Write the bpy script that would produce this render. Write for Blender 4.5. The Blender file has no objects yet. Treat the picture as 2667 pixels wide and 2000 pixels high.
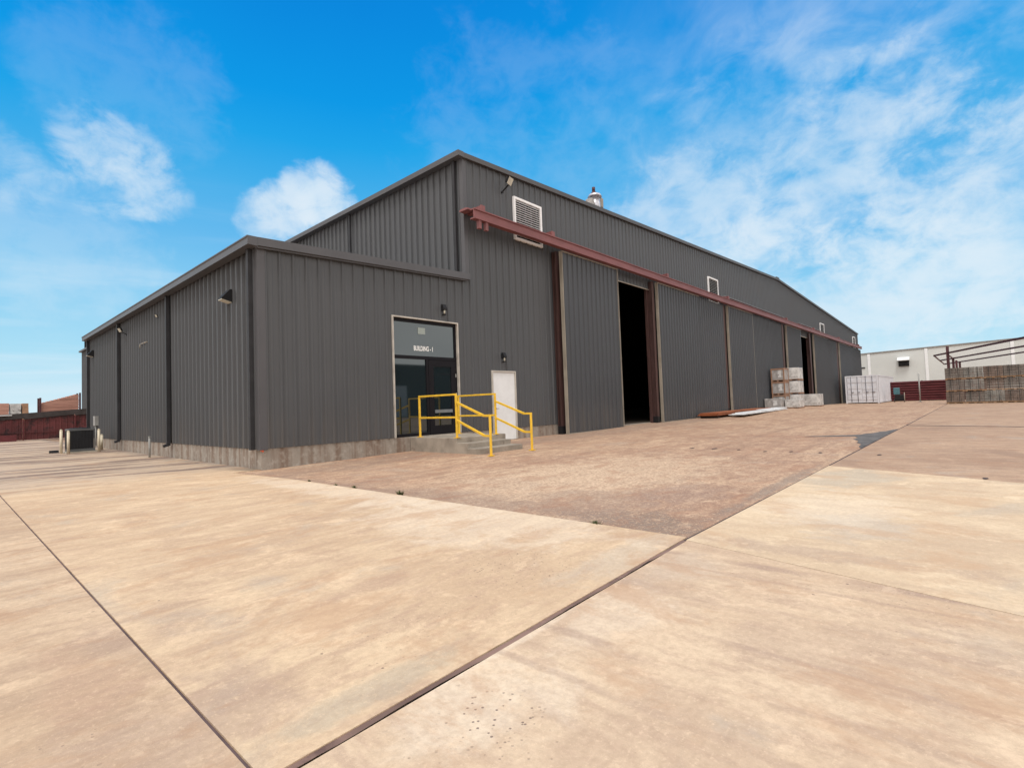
import bpy, bmesh, math, random
from mathutils import Vector, Matrix
random.seed(7)
R = math.radians
scn = bpy.context.scene
COL = scn.collection

# ------------------------------------------------------------------ camera
cam_d = bpy.data.cameras.new("camera")
cam = bpy.data.objects.new("camera", cam_d)
COL.objects.link(cam)
rx = Vector((0.66881169, -0.74251208, -0.03696954)).normalized()
fw = Vector((0.74340708, 0.66755597, 0.04141177)).normalized()
up = rx.cross(fw).normalized()
rx = fw.cross(up).normalized()
m = Matrix((rx, up, -fw)).transposed().to_4x4()
m.translation = Vector((-4.5813, -11.297, 1.10))
cam.matrix_world = m
cam_d.sensor_width = 36.0
cam_d.sensor_fit = 'HORIZONTAL'
cam_d.lens = 1347.18 / 2667 * 36
cam_d.clip_start = 0.05
cam_d.clip_end = 5000
scn.camera = cam

# ------------------------------------------------------------------ node helper
class NT:
    def __init__(s, tree):
        s.t = tree; s.n = tree.nodes; s.l = tree.links
    def new(s, kind, **kw):
        nd = s.n.new(kind)
        for k, v in kw.items(): setattr(nd, k, v)
        return nd
    def put(s, sock, v):
        if v is None: return
        if isinstance(v, bpy.types.NodeSocket): s.l.new(v, sock)
        else:
            if isinstance(v, (tuple, list)) and len(v) == 3 and sock.type == 'RGBA': v = (*v, 1)
            sock.default_value = v
    def math(s, op, a, b=None, c=None, clamp=False):
        nd = s.new('ShaderNodeMath', operation=op); nd.use_clamp = clamp
        s.put(nd.inputs[0], a); s.put(nd.inputs[1], b)
        if c is not None: s.put(nd.inputs[2], c)
        return nd.outputs[0]
    def vmath(s, op, a, b=None):
        nd = s.new('ShaderNodeVectorMath', operation=op)
        s.put(nd.inputs[0], a)
        if b is not None: s.put(nd.inputs[1], b)
        return nd.outputs['Value'] if op in ('DOT_PRODUCT', 'LENGTH', 'DISTANCE') else nd.outputs[0]
    def noise(s, vec, scale, detail=4, rough=.55, dist=0, color=False):
        nd = s.new('ShaderNodeTexNoise'); s.put(nd.inputs['Vector'], vec)
        nd.inputs['Scale'].default_value = scale; nd.inputs['Detail'].default_value = detail
        nd.inputs['Roughness'].default_value = rough; nd.inputs['Distortion'].default_value = dist
        return nd.outputs['Color' if color else 'Fac']
    def voro(s, vec, scale, rnd=1, feature='F1'):
        nd = s.new('ShaderNodeTexVoronoi'); s.put(nd.inputs['Vector'], vec); nd.feature = feature
        nd.inputs['Scale'].default_value = scale; nd.inputs['Randomness'].default_value = rnd
        return nd.outputs['Distance']
    def mapr(s, v, a, b, c=0., d=1., smooth=True):
        nd = s.new('ShaderNodeMapRange'); nd.clamp = True
        nd.interpolation_type = 'SMOOTHSTEP' if smooth else 'LINEAR'
        s.put(nd.inputs['Value'], v)
        for k, x in zip(('From Min', 'From Max', 'To Min', 'To Max'), (a, b, c, d)): nd.inputs[k].default_value = x
        return nd.outputs['Result']
    def mix(s, f, a, b, blend='MIX'):
        nd = s.new('ShaderNodeMix', data_type='RGBA', blend_type=blend); nd.clamp_factor = True
        s.put(nd.inputs[0], f); s.put(nd.inputs[6], a); s.put(nd.inputs[7], b)
        return nd.outputs[2]
    def ramp(s, f, stops, interp='LINEAR'):
        nd = s.new('ShaderNodeValToRGB'); cr = nd.color_ramp; cr.interpolation = interp
        while len(cr.elements) < len(stops): cr.elements.new(.5)
        for e, (p, c) in zip(cr.elements, stops): e.position = p; e.color = (*c, 1)
        s.put(nd.inputs[0], f); return nd.outputs[0]
    def scale(s, vec, xyz, rot=(0, 0, 0), loc=(0, 0, 0)):
        nd = s.new('ShaderNodeMapping'); s.put(nd.inputs['Vector'], vec)
        nd.inputs['Scale'].default_value = xyz; nd.inputs['Rotation'].default_value = rot; nd.inputs['Location'].default_value = loc
        return nd.outputs[0]
    def sep(s, vec):
        nd = s.new('ShaderNodeSeparateXYZ'); s.put(nd.inputs[0], vec); return nd.outputs

# ------------------------------------------------------------------ world
SUN_EL, SUN_AZ = R(64), R(205)      # azimuth measured from +X, counter-clockwise
sun_dir = Vector((math.cos(SUN_EL) * math.cos(SUN_AZ), math.cos(SUN_EL) * math.sin(SUN_AZ), math.sin(SUN_EL)))
world = bpy.data.worlds.new("World"); scn.world = world; world.use_nodes = True
wt = NT(world.node_tree); wt.n.clear()
dirv = wt.new('ShaderNodeTexCoord').outputs['Generated']
dn = wt.vmath('NORMALIZE', dirv)
dz = wt.sep(dn)[2]
sky = wt.new('ShaderNodeTexSky', sky_type='NISHITA'); sky.sun_disc = False
sky.sun_elevation = SUN_EL; sky.sun_rotation = R(90) - SUN_AZ
nish = wt.vmath('MULTIPLY', sky.outputs[0], (.1, .1, .1))
# blue graded by elevation
warp = wt.math('ADD', dz, wt.math('MULTIPLY', wt.math('SUBTRACT', wt.noise(dn, 1.8, 3), .5), .10))
grad = wt.ramp(warp, [(0.0, (.70, .88, .96)), (.10, (.42, .75, .93)), (.20, (.26, .63, .91)), (.30, (.135, .50, .87)), (.39, (.055, .43, .84)),
                      (.46, (.012, .375, .83)), (.52, (.0015, .32, .81)), (.63, (.0005, .245, .74))])
blue = wt.mix(.03, grad, nish)
def blob(d, c0, c1):
    v = Vector(d).normalized()
    return wt.mapr(wt.vmath('DOT_PRODUCT', dn, tuple(v)), c0, c1)
# fine wisps (soft, fibrous), thin level streaks, and a few separate puffs
w1 = wt.noise(wt.scale(dn, (1.2, 1.2, 2.2), (R(12), R(20), 0.0)), 3.0, 8, .52, .35)
w2 = wt.noise(wt.scale(dn, (2.4, 1.2, 1.6), (R(-25), R(35), 0), (3, 1, 2)), 8, 7, .58, .5)
w3 = wt.noise(wt.scale(dn, (.8, .8, 9.0), (0, 0, 0), (1, 5, 2)), 3.0, 5, .5, .2)
wisp = wt.math('ADD', wt.math('MULTIPLY', w1, .62), wt.math('MULTIPLY', w2, .38))
right = wt.mapr(wt.vmath('DOT_PRODUCT', dn, tuple(Vector((.97, -.10, .10)).normalized())), .62, 1.0)
d1 = wt.math('MULTIPLY', wt.mapr(wisp, .40, .68), wt.mapr(right, .04, .85, .0, .40))
low = wt.mapr(dz, .42, .05)
d2 = wt.math('MULTIPLY', wt.mapr(w3, .46, .70), wt.math('MULTIPLY', low, .45))
dens = wt.math('MAXIMUM', d1, d2)
w4 = wt.noise(wt.scale(dn, (1.5, 1.5, 2.2), (0, R(10), 0), (7, 3, 1)), 11, 8, .62, .35)
tex = wt.math('ADD', wt.math('MULTIPLY', wisp, .50), wt.math('MULTIPLY', w4, .50))
tex = wt.math('MULTIPLY_ADD', wt.math('SUBTRACT', tex, .5), 3.2, .5)
for d, a, b, k, th in [((0.18, 0.915, 0.362), .9945, .99990, .34, .0), ((0.212, 0.913, 0.348), .9970, .99995, .42, -.02), ((0.15, 0.91, 0.385), .9965, .99995, .30, .05), ((.425, .824, .374), .9972, .99990, .66, -.06), ((.392, .853, .344), .9976, .99990, .60, -.04), ((.455, .815, .352), .9972, .9999, .7, -.05), ((.365, .872, .326), .9978, .99995, .5, .0),
                   ((0.065, 0.939, 0.339), .9970, .9999, .28, .05), ((0.185, 0.868, 0.46), .985, .999, .10, .05), ((.12, .955, .25), .985, .999, .22, .0), ((.93, .245, .235), .9925, .9997, .42, .0), ((.935, .33, .19), .985, .9995, .32, .0), ((.985, .10, .115), .975, .999, .62, -.05), ((.94, .09, .33), .970, .9995, .42, .02),
                   ((.905, .36, .27), .975, .9993, .40, .0), ((.97, -.05, .22), .960, .999, .50, .0), ((.90, .22, .39), .965, .9993, .20, .04), ((.70, .57, .43), .95, .998, .10, .04), ((.90, -.08, .43), .975, .9995, .20, .05)]:
    bl = blob(d, a, b)
    q = wt.math('MULTIPLY', wt.mapr(wt.math('ADD', wt.math('MULTIPLY', tex, .62), wt.math('MULTIPLY', bl, .52)), .50 + th, .98 + th), wt.math('MULTIPLY', wt.mapr(bl, 0, .5), k))
    dens = wt.math('ADD', dens, wt.math('MULTIPLY', q, wt.math('SUBTRACT', 1.0, dens)))
cloudc = wt.mix(w2, (.72, .86, .95), (.88, .92, .96))
vis = wt.mix(wt.math('MULTIPLY', dens, .90), blue, cloudc)
# bright white cloud added out of view, overhead and behind, to neutralise the light
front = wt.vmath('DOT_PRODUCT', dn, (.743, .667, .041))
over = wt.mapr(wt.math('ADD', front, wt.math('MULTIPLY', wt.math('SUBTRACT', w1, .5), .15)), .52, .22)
fill_cloud = wt.mix(w1, (.98, .96, .94), (1.75, 1.68, 1.58))
final = wt.mix(over, vis, fill_cloud)
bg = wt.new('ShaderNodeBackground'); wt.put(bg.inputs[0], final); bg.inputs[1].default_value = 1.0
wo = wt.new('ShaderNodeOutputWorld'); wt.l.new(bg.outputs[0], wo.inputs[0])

sun_d = bpy.data.lights.new("sun", 'SUN'); sun_d.energy = 2.0; sun_d.angle = R(16); sun_d.color = (1, .95, .89)
sun = bpy.data.objects.new("sun", sun_d); COL.objects.link(sun)
sun.rotation_euler = (-sun_dir).to_track_quat('-Z', 'Y').to_euler()

scn.view_settings.view_transform = 'Standard'; scn.view_settings.look = 'None'
scn.view_settings.exposure = 0.0; scn.view_settings.gamma = 1.0

# ------------------------------------------------------------------ materials
MATS = {}
def pmat(name, col, rough=.6, metal=0., spec=.4, var=.12, vscale=3., bump=0., bscale=40., stretch=(1, 1, 1), dark=None, dthr=(.55, .8)):
    if name in MATS: return MATS[name]
    mt = bpy.data.materials.new(name); mt.use_nodes = True; t = NT(mt.node_tree)
    b = t.n['Principled BSDF']
    oc = t.new('ShaderNodeTexCoord').outputs['Object']
    v = t.scale(oc, stretch)
    n = t.noise(v, vscale, 5)
    lo = tuple(c * (1 - var) for c in col); hi = tuple(min(1, c * (1 + var)) for c in col)
    c = t.mix(t.mapr(n, .3, .7), lo, hi)
    if dark:
        c = t.mix(t.mapr(t.noise(v, vscale * 1.9, 7, .65), *dthr), c, dark)
    t.put(b.inputs['Base Color'], c)
    b.inputs['Roughness'].default_value = rough; b.inputs['Metallic'].default_value = metal
    b.inputs['Specular IOR Level'].default_value = spec
    if bump:
        bn = t.new('ShaderNodeBump'); bn.inputs['Strength'].default_value = bump; bn.inputs['Distance'].default_value = .01
        t.put(bn.inputs['Height'], t.noise(oc, bscale, 4)); t.l.new(bn.outputs[0], b.inputs['Normal'])
    MATS[name] = mt; return mt

def cladding(name, col):
    mt = bpy.data.materials.new(name); mt.use_nodes = True; t = NT(mt.node_tree); b = t.n['Principled BSDF']
    oc = t.new('ShaderNodeTexCoord').outputs['Object']
    n = t.noise(oc, .35, 5, .6)
    st = t.noise(t.scale(oc, (5, 5, .12)), 1.6, 5, .6)       # rain streaks
    f = t.noise(oc, 35, 3)
    c = t.mix(t.mapr(n, .3, .7), tuple(x * .92 for x in col), tuple(x * 1.08 for x in col))
    c = t.mix(t.math('MULTIPLY', t.mapr(st, .48, .72), .22), c, (col[0] * 1.30, col[1] * 1.22, col[2] * 1.12))
    c = t.mix(t.math('MULTIPLY', t.mapr(f, .4, .7), .12), c, tuple(x * .8 for x in col))
    # dust splashed along the foot of the sheets
    z = t.sep(oc)[2]
    d = t.math('MULTIPLY', t.mapr(z, 1.5, .3), t.mapr(st, .35, .7))
    c = t.mix(t.math('MULTIPLY', d, .35), c, (.14, .115, .095))
    t.put(b.inputs['Base Color'], c)
    t.put(b.inputs['Roughness'], t.mapr(n, .3, .7, .42, .56)); b.inputs['Specular IOR Level'].default_value = .45
    bn = t.new('ShaderNodeBump'); bn.inputs['Strength'].default_value = .25; bn.inputs['Distance'].default_value = .02
    t.put(bn.inputs['Height'], t.noise(t.scale(oc, (1, 1, .25)), 1.3, 3)); t.l.new(bn.outputs[0], b.inputs['Normal'])
    return mt
M_WALL = cladding("charcoal_cladding", (.071, .0745, .082))
M_DOOR = cladding("charcoal_door_cladding", (.054, .0575, .066))
M_TRIM = pmat("charcoal_trim", (.082, .081, .089), .45, var=.06, vscale=1)
M_RAKE = pmat("rake_trim", (.072, .069, .071), .5, var=.08, vscale=1)
M_DARK = pmat("black_downspout", (.035, .035, .039), .55, var=.15, spec=.2)
M_ROOF = pmat("roof_metal", (.20, .20, .20), .5, .0)
M_RED = pmat("red_oxide_beam", (.205, .074, .074), .55, var=.14, vscale=1.2, dark=(.16, .05, .05), dthr=(.58, .8), stretch=(1, 1, 3))
M_POST = pmat("red_oxide_post", (.068, .034, .031), .6, var=.2, stretch=(4, 4, .5))
M_CREAM = pmat("cream_edge", (.29, .255, .21), .5, var=.15, vscale=1.5, dark=(.2, .15, .1), dthr=(.6, .8), stretch=(1, 1, 1))
M_WHITE = pmat("white_paint", (.74, .755, .77), .45, var=.04, dark=(.62, .60, .57), dthr=(.64, .85))
M_LOUV = pmat("white_louvre", (.86, .86, .87), .5, var=.05)
M_BLACK = pmat("interior_dark", (.012, .012, .014), .9)  # near-black colour stands in for the unlit hall
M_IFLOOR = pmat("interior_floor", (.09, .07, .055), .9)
M_YEL = pmat("yellow_rail_paint", (.80, .50, .045), .42, var=.1, vscale=8, dark=(.45, .24, .05), dthr=(.66, .85))
M_ALU = pmat("black_aluminium", (.009, .008, .011), .5, var=.1, spec=.15)
M_FRAME = pmat("storefront_trim", (.46, .43, .39), .4, var=.15)
M_STEEL = pmat("steel_knob", (.7, .7, .7), .25, 1)
M_PLATE = pmat("pale_notice", (.32, .37, .35), .5, var=.06)
M_LENS = pmat("frosted_lens", (.55, .53, .45), .3)
M_FIX = pmat("fixture_black", (.016, .016, .018), .5, spec=.2)
M_GREYP = pmat("grey_pipe", (.30, .30, .29), .5)
M_BOLL = pmat("cream_bollard", (.62, .55, .42), .5, var=.08, vscale=4, dark=(.35, .27, .17), dthr=(.62, .85))
M_AC = pmat("ac_fins", (.022, .024, .030), .5)
M_ACT = pmat("ac_case", (.10, .105, .11), .45)
M_PADC = pmat("pad_concrete", (.40, .36, .30), .85, bump=.3)
M_RUST = pmat("rusted_plate", (.27, .085, .032), .8, var=.25, vscale=1.5, dark=(.12, .035, .018), dthr=(.55, .8), bump=.3)
M_GALV = pmat("bright_galvanised", (.80, .82, .84), .35, .0, var=.12, vscale=1.2, spec=.6)
M_UNDER = pmat("timber_bearer", (.05, .035, .03), .9)
M_CONT = pmat("container_white", (.66, .67, .72), .5, var=.06, vscale=1, dark=(.38, .34, .36), dthr=(.64, .85))
M_CONTD = pmat("container_lock_bar", (.14, .14, .17), .45)
M_MAROON = pmat("maroon_steel", (.105, .020, .024), .6, var=.25, vscale=.8, stretch=(1, 1, 3), dark=(.055, .014, .016), dthr=(.5, .75))
M_FENCE = pmat("weathered_red_panel", (.125, .032, .034), .7, var=.3, vscale=.9, dark=(.040, .018, .020), dthr=(.45, .62))
M_FTOP = pmat("fence_cap", (.045, .038, .038), .7, var=.3)
M_PURP = pmat("dark_rack_steel", (.075, .026, .032), .6, var=.2)
M_WWALL = pmat("white_wall_panel", (.55, .57, .56), .7, var=.05, vscale=.25)
M_WTRIM = pmat("grey_cap", (.22, .21, .20), .6)
M_CARD = pmat("cardboard_brown", (.30, .17, .11), .8, var=.2, vscale=2)
M_WRAP = pmat("grey_wrap", (.33, .31, .30), .45, var=.22, vscale=4, dark=(.6, .58, .56), dthr=(.60, .72))
M_WRAPL = pmat("pale_wrap", (.52, .51, .50), .35, var=.3, vscale=3, dark=(.22, .18, .17), dthr=(.55, .66))
M_DUN = pmat("dunnage_wood", (.27, .165, .095), .8, var=.25, vscale=2)
M_STRAP = pmat("black_strap", (.03, .03, .03), .5)
M_PINK = pmat("reddish_timber", (.50, .27, .21), .8, var=.2, vscale=1.2, stretch=(.6, 1, 8), dark=(.30, .17, .14), dthr=(.55, .75))
M_TAN = pmat("tan_block", (.46, .27, .17), .8, var=.25, vscale=1.2)
M_TEAL = pmat("teal_paint", (.06, .16, .19), .6)
M_SILV = pmat("silver_duct", (.62, .61, .66), .3, .6, var=.25, vscale=9, spec=.6, bump=.8, bscale=14)
M_WEED = pmat("weed_green", (.06, .075, .022), .8, var=.4, vscale=30)
M_ORANGE = pmat("orange_marker", (.85, .16, .07), .6)
M_SEAL = pmat("brown_joint_filler", (.20, .125, .10), .85, var=.3, vscale=2, dark=(.11, .065, .055), dthr=(.5, .7), bump=.4)
M_SEALL = pmat("worn_joint_filler", (.105, .072, .072), .9, var=.3, vscale=3)
M_SEALD = pmat("dark_joint_filler", (.045, .030, .032), .9, var=.3, vscale=3)

def glass_mat():
    mt = bpy.data.materials.new("tinted_glass"); mt.use_nodes = True; t = NT(mt.node_tree); b = t.n['Principled BSDF']
    b.inputs['Base Color'].default_value = (.012, .019, .022, 1); b.inputs['Roughness'].default_value = .03; b.inputs['Specular Tint'].default_value = (.88, .96, 1, 1)
    b.inputs['Specular IOR Level'].default_value = .75; b.inputs['IOR'].default_value = 1.72
    return mt
M_GLASS = glass_mat()
def plinth_mat():
    mt = bpy.data.materials.new("plinth_concrete"); mt.use_nodes = True; t = NT(mt.node_tree); b = t.n['Principled BSDF']
    oc = t.new('ShaderNodeTexCoord').outputs['Object']
    s = t.noise(t.scale(oc, (3.6, 3.6, .25)), .9, 3, .6)
    n = t.noise(oc, 7, 6, .65)
    c = t.mix(t.mapr(s, .42, .60), (.29, .255, .22), (.20, .148, .115))
    c = t.mix(t.math('MULTIPLY', t.mapr(n, .45, .75), .6), c, (.42, .39, .35))
    c = t.mix(t.math('MULTIPLY', t.mapr(t.noise(oc, 30, 3), .62, .75), .6), c, (.09, .075, .065))
    t.put(b.inputs['Base Color'], c); b.inputs['Roughness'].default_value = .9
    bn = t.new('ShaderNodeBump'); bn.inputs['Strength'].default_value = .5; bn.inputs['Distance'].default_value = .01
    t.put(bn.inputs['Height'], n); t.l.new(bn.outputs[0], b.inputs['Normal'])
    return mt
M_PLINTH = plinth_mat()
M_STEP = pmat("step_concrete", (.31, .27, .225), .9, var=.2, vscale=2.5, dark=(.17, .125, .10), dthr=(.55, .75), bump=.4)

def concrete(name, light, mid, dark, stain, streak_axis='x', grit=.25, cream=.5, seed=0., corner=False, streak=.5, pits=0., fs=1., spots=(), tracks=(), pitspots=()):
    mt = bpy.data.materials.new(name); mt.use_nodes = True; t = NT(mt.node_tree); b = t.n['Principled BSDF']
    g = t.new('ShaderNodeNewGeometry').outputs['Position']
    oc = t.vmath('ADD', g, (seed, seed * .7, 0))
    sx, sy = (.30, 1.0) if streak_axis == 'x' else (1.0, .28)
    big = t.noise(oc, .30, 5, .55, .6)
    med = t.noise(t.scale(oc, (sx * 2.8, sy * 2.8, 1), (0, 0, R(6))), 1.0, 10, .68, .25)
    sm = t.noise(t.scale(oc, (sx * 5, sy * 5, 1)), 2.2 * fs, 8, .65)
    blot = t.noise(t.scale(oc, (max(.5, sx), max(.5, sy), 1)), 3.6 * fs, 10, .72, .25)
    fine = t.noise(oc, 26, 6, .72)
    gr = t.noise(oc, 110, 3, .7)
    c = t.mix(t.mapr(t.math('ADD', t.math('MULTIPLY', big, .5), t.math('MULTIPLY', med, .5)), .40, .58), mid, light)
    c = t.mix(t.math('MULTIPLY', t.mapr(blot, .47, .66), .62), c, dark)
    c = t.mix(t.math('MULTIPLY', t.mapr(sm, .48, .64), streak), c, stain)
    cr = tuple(min(.80, x * 1.22) for x in light)
    c = t.mix(t.math('MULTIPLY', t.mapr(t.noise(oc, 2.0 * fs, 10, .75, .3), .52, .66), cream), c, cr)
    band = t.noise(t.scale(oc, (sx * .5, sy * 2.2, 1), (0, 0, R(-4))), 1.1, 7, .6, .25)
    c = t.mix(t.math('MULTIPLY', t.mapr(band, .53, .66), .60), c, dark)
    c = t.mix(t.math('MULTIPLY', t.mapr(t.noise(t.vmath('ADD', oc, (31, 7, 0)), .8, 7, .62, .8), .56, .70), .40), c, (.40, .375, .33))
    P = t.sep(g)
    wob = t.noise(g, 2.6, 7, .68, .5)
    for (x, y, rx_, ry_, col, st) in spots:
        d = t.vmath('LENGTH', t.vmath('MULTIPLY', t.vmath('SUBTRACT', g, (x, y, 0)), (1 / rx_, 1 / ry_, 0)))
        m_ = t.mapr(t.math('ADD', d, t.math('MULTIPLY', t.math('SUBTRACT', wob, .5), 2.6)), 1.25, .55)
        c = t.mix(t.math('MULTIPLY', m_, st), c, col)
    for (x, w, col, st) in tracks:
        d = t.math('ABSOLUTE', t.math('ADD', t.math('SUBTRACT', P[0], x), t.math('MULTIPLY', t.math('SUBTRACT', wob, .5), w * 1.4)))
        m_ = t.math('MULTIPLY', t.mapr(d, w, w * .3), t.mapr(t.noise(t.vmath('ADD', g, (x, 0, 0)), 1.3, 5, .6), .36, .60))
        c = t.mix(t.math('MULTIPLY', m_, st), c, col)
    c = t.mix(t.math('MULTIPLY', t.mapr(fine, .38, .66), grit), c, tuple(x * .66 for x in mid))
    c = t.mix(t.math('MULTIPLY', t.mapr(t.noise(oc, 40, 4, .7), .54, .70), grit * 1.1), c, cr)
    c = t.mix(t.math('MULTIPLY', t.mapr(gr, .56, .75), grit * 1.2), c, cr)
    pv = t.voro(t.vmath('ADD', oc, t.vmath('MULTIPLY', t.noise(oc, 30, 3, color=True), (.03, .03, 0))), 9)
    where = t.mapr(t.noise(oc, .7, 3), .52 - pits, .64 - pits)
    pm = t.math('MULTIPLY', t.mapr(pv, .085, .045), where)
    pm2 = t.math('MULTIPLY', t.mapr(t.voro(oc, 24), .14, .07), t.math('MULTIPLY', where, .5))
    for (x, y, r_) in pitspots:
        d = t.vmath('LENGTH', t.vmath('MULTIPLY', t.vmath('SUBTRACT', g, (x, y, 0)), (1 / r_, 1 / r_, 0)))
        pm2 = t.math('MAXIMUM', pm2, t.math('MULTIPLY', t.mapr(t.voro(oc, 33), .20, .12), t.mapr(d, 1.1, .5)))
    pm = t.math('MAXIMUM', pm, pm2)
    c = t.mix(t.math('MULTIPLY', pm, .75), c, (.13, .09, .085))
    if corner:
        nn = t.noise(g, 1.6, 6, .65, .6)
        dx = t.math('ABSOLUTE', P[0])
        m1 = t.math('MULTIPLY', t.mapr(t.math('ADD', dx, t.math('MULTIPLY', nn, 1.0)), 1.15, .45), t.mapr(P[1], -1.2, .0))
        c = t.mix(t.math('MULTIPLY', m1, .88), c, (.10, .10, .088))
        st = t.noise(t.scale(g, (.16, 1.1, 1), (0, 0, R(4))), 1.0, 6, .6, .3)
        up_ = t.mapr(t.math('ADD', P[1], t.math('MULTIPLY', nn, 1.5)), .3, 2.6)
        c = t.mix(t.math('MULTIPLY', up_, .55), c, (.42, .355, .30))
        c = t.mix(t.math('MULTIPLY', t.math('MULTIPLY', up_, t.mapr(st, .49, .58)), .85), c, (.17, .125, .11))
    sp = t.mapr(t.noise(oc, 60, 4, .75), .60, .72)
    c = t.mix(t.math('MULTIPLY', sp, .22), c, tuple(x * .5 for x in mid))
    rs = t.noise(t.vmath('ADD', t.scale(oc, (max(.6, sx), max(.6, sy), 1)), (11, 3, 0)), 1.9, 10, .74, .4)
    c = t.mix(t.math('MULTIPLY', t.mapr(rs, .50, .64), .50), c, (mid[0] * .86, mid[1] * .74, mid[2] * .68))
    rp = t.noise(t.vmath('ADD', oc, (5, 23, 0)), 2.8, 10, .76, .3)
    c = t.mix(t.math('MULTIPLY', t.mapr(rp, .55, .64), .35), c, cr)
    c = t.mix(1.0, c, (.985, .955, .94), 'MULTIPLY')
    t.put(b.inputs['Base Color'], c); b.inputs['Roughness'].default_value = .92; b.inputs['Specular IOR Level'].default_value = .2
    bn = t.new('ShaderNodeBump'); bn.inputs['Strength'].default_value = .5; bn.inputs['Distance'].default_value = .007
    hh = t.math('ADD', t.math('MULTIPLY', fine, .7), t.math('MULTIPLY', gr, .4))
    hh = t.math('SUBTRACT', hh, pm)
    t.put(bn.inputs['Height'], hh); t.l.new(bn.outputs[0], b.inputs['Normal'])
    return mt
STK = (.15, .11, .098); PURP = (.37, .27, .215); GRN = (.36, .345, .29); CRM = (.74, .65, .52)
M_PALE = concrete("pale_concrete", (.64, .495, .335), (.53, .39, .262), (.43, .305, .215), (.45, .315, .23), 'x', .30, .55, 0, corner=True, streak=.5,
    spots=[(-3.80, -9.1, .28, .30, PURP, .55), (-3.45, -9.47, .5, .10, GRN, .42), (-3.7, -8.0, .2, .5, PURP, .25), (-1.3, -9.35, .8, .2, (.50, .44, .36), .5), (-2.75, -8.4, .30, .12, (.40, .27, .20), .5), (-2.3, 5.7, 2.6, .30, STK, .8), (-2.0, 3.3, 2.6, .24, STK, .75), (-1.6, 4.5, 1.4, .14, STK, .6), (-1.8, 1.9, 2.2, .12, STK, .5), (-3.2, 8.2, 1.5, .4, STK, .5), (-1.0, -7.5, .9, 1.6, CRM, .45), (-.85, -4.5, .35, 3.0, CRM, .5)], pitspots=[(-1.9, -8.9, .5)])
M_PALE2 = concrete("pale_concrete_fore", (.64, .505, .36), (.53, .395, .275), (.43, .31, .228), (.44, .32, .24), 'y', .32, .5, 13.3, streak=.5, pits=.03,
    spots=[(-3.2, -9.85, .34, .25, CRM, .5), (-2.2, -9.85, .45, .22, CRM, .35), (-2.9, -9.62, .8, .05, CRM, .5), (-1.3, -9.8, .35, .2, (.55, .47, .38), .4), (-2.0, -10.8, .35, .5, PURP, .3)],
    tracks=[(-2.54, .055, PURP, .75), (-2.88, .035, PURP, .45), (-2.2, .03, PURP, .5), (-1.75, .09, PURP, .35), (-1.02, .075, PURP, .75), (-1.28, .03, PURP, .4)], pitspots=[(-3.25, -9.95, .22)])
M_PALE3 = concrete("pale_concrete_side", (.67, .54, .38), (.58, .45, .31), (.49, .37, .265), (.51, .39, .28), 'y', .3, .6, 27.1, streak=.35,
    spots=[(3.4, -10.0, .9, .5, (.42, .385, .32), .6), (.5, -10.5, .5, .4, (.45, .41, .36), .5), (1.2, -10.2, .9, .5, CRM, .4), (-.5, -10.4, .16, .9, PURP, .55)])
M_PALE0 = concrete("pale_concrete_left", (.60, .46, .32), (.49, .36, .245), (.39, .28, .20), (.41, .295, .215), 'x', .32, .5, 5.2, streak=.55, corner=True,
    spots=[(-5.2, 4.9, 2.2, .35, STK, .75), (-5.2, 2.6, 2.0, .25, STK, .65), (-4.15, -9.15, .35, .4, PURP, .45), (-4.15, -8.4, .16, .5, (.45, .29, .21), .3), (-4.0, -8.0, .15, .35, PURP, .5)])
M_BROWN = concrete("aged_brown_concrete", (.56, .41, .285), (.38, .245, .172), (.24, .155, .118), (.28, .175, .130), 'x', .80, .8, 41.0, streak=.8, fs=.8,
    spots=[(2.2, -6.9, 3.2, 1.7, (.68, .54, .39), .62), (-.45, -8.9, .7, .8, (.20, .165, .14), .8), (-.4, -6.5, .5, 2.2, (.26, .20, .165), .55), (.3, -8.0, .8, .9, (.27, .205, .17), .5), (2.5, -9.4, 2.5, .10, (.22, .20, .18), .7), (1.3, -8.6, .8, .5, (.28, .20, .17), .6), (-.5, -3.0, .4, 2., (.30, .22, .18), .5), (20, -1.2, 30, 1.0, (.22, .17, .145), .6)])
M_BROWN2 = concrete("brown_concrete", (.47, .335, .235), (.37, .255, .18), (.27, .185, .138), (.29, .20, .148), 'y', .35, .4, 55.0, streak=.5)
M_FAR = concrete("far_ground", (.40, .29, .21), (.33, .23, .17), (.26, .19, .15), (.27, .2, .16), 'x', .3, .4, 70.)
M_ASPH = pmat("grey_asphalt_patch", (.115, .105, .10), .9, var=.35, vscale=3, dark=(.07, .065, .065), dthr=(.5, .7), bump=.5)
M_HOLE = pmat("dark_anchor_scar", (.07, .05, .048), .95, var=.3, vscale=20)

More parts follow.
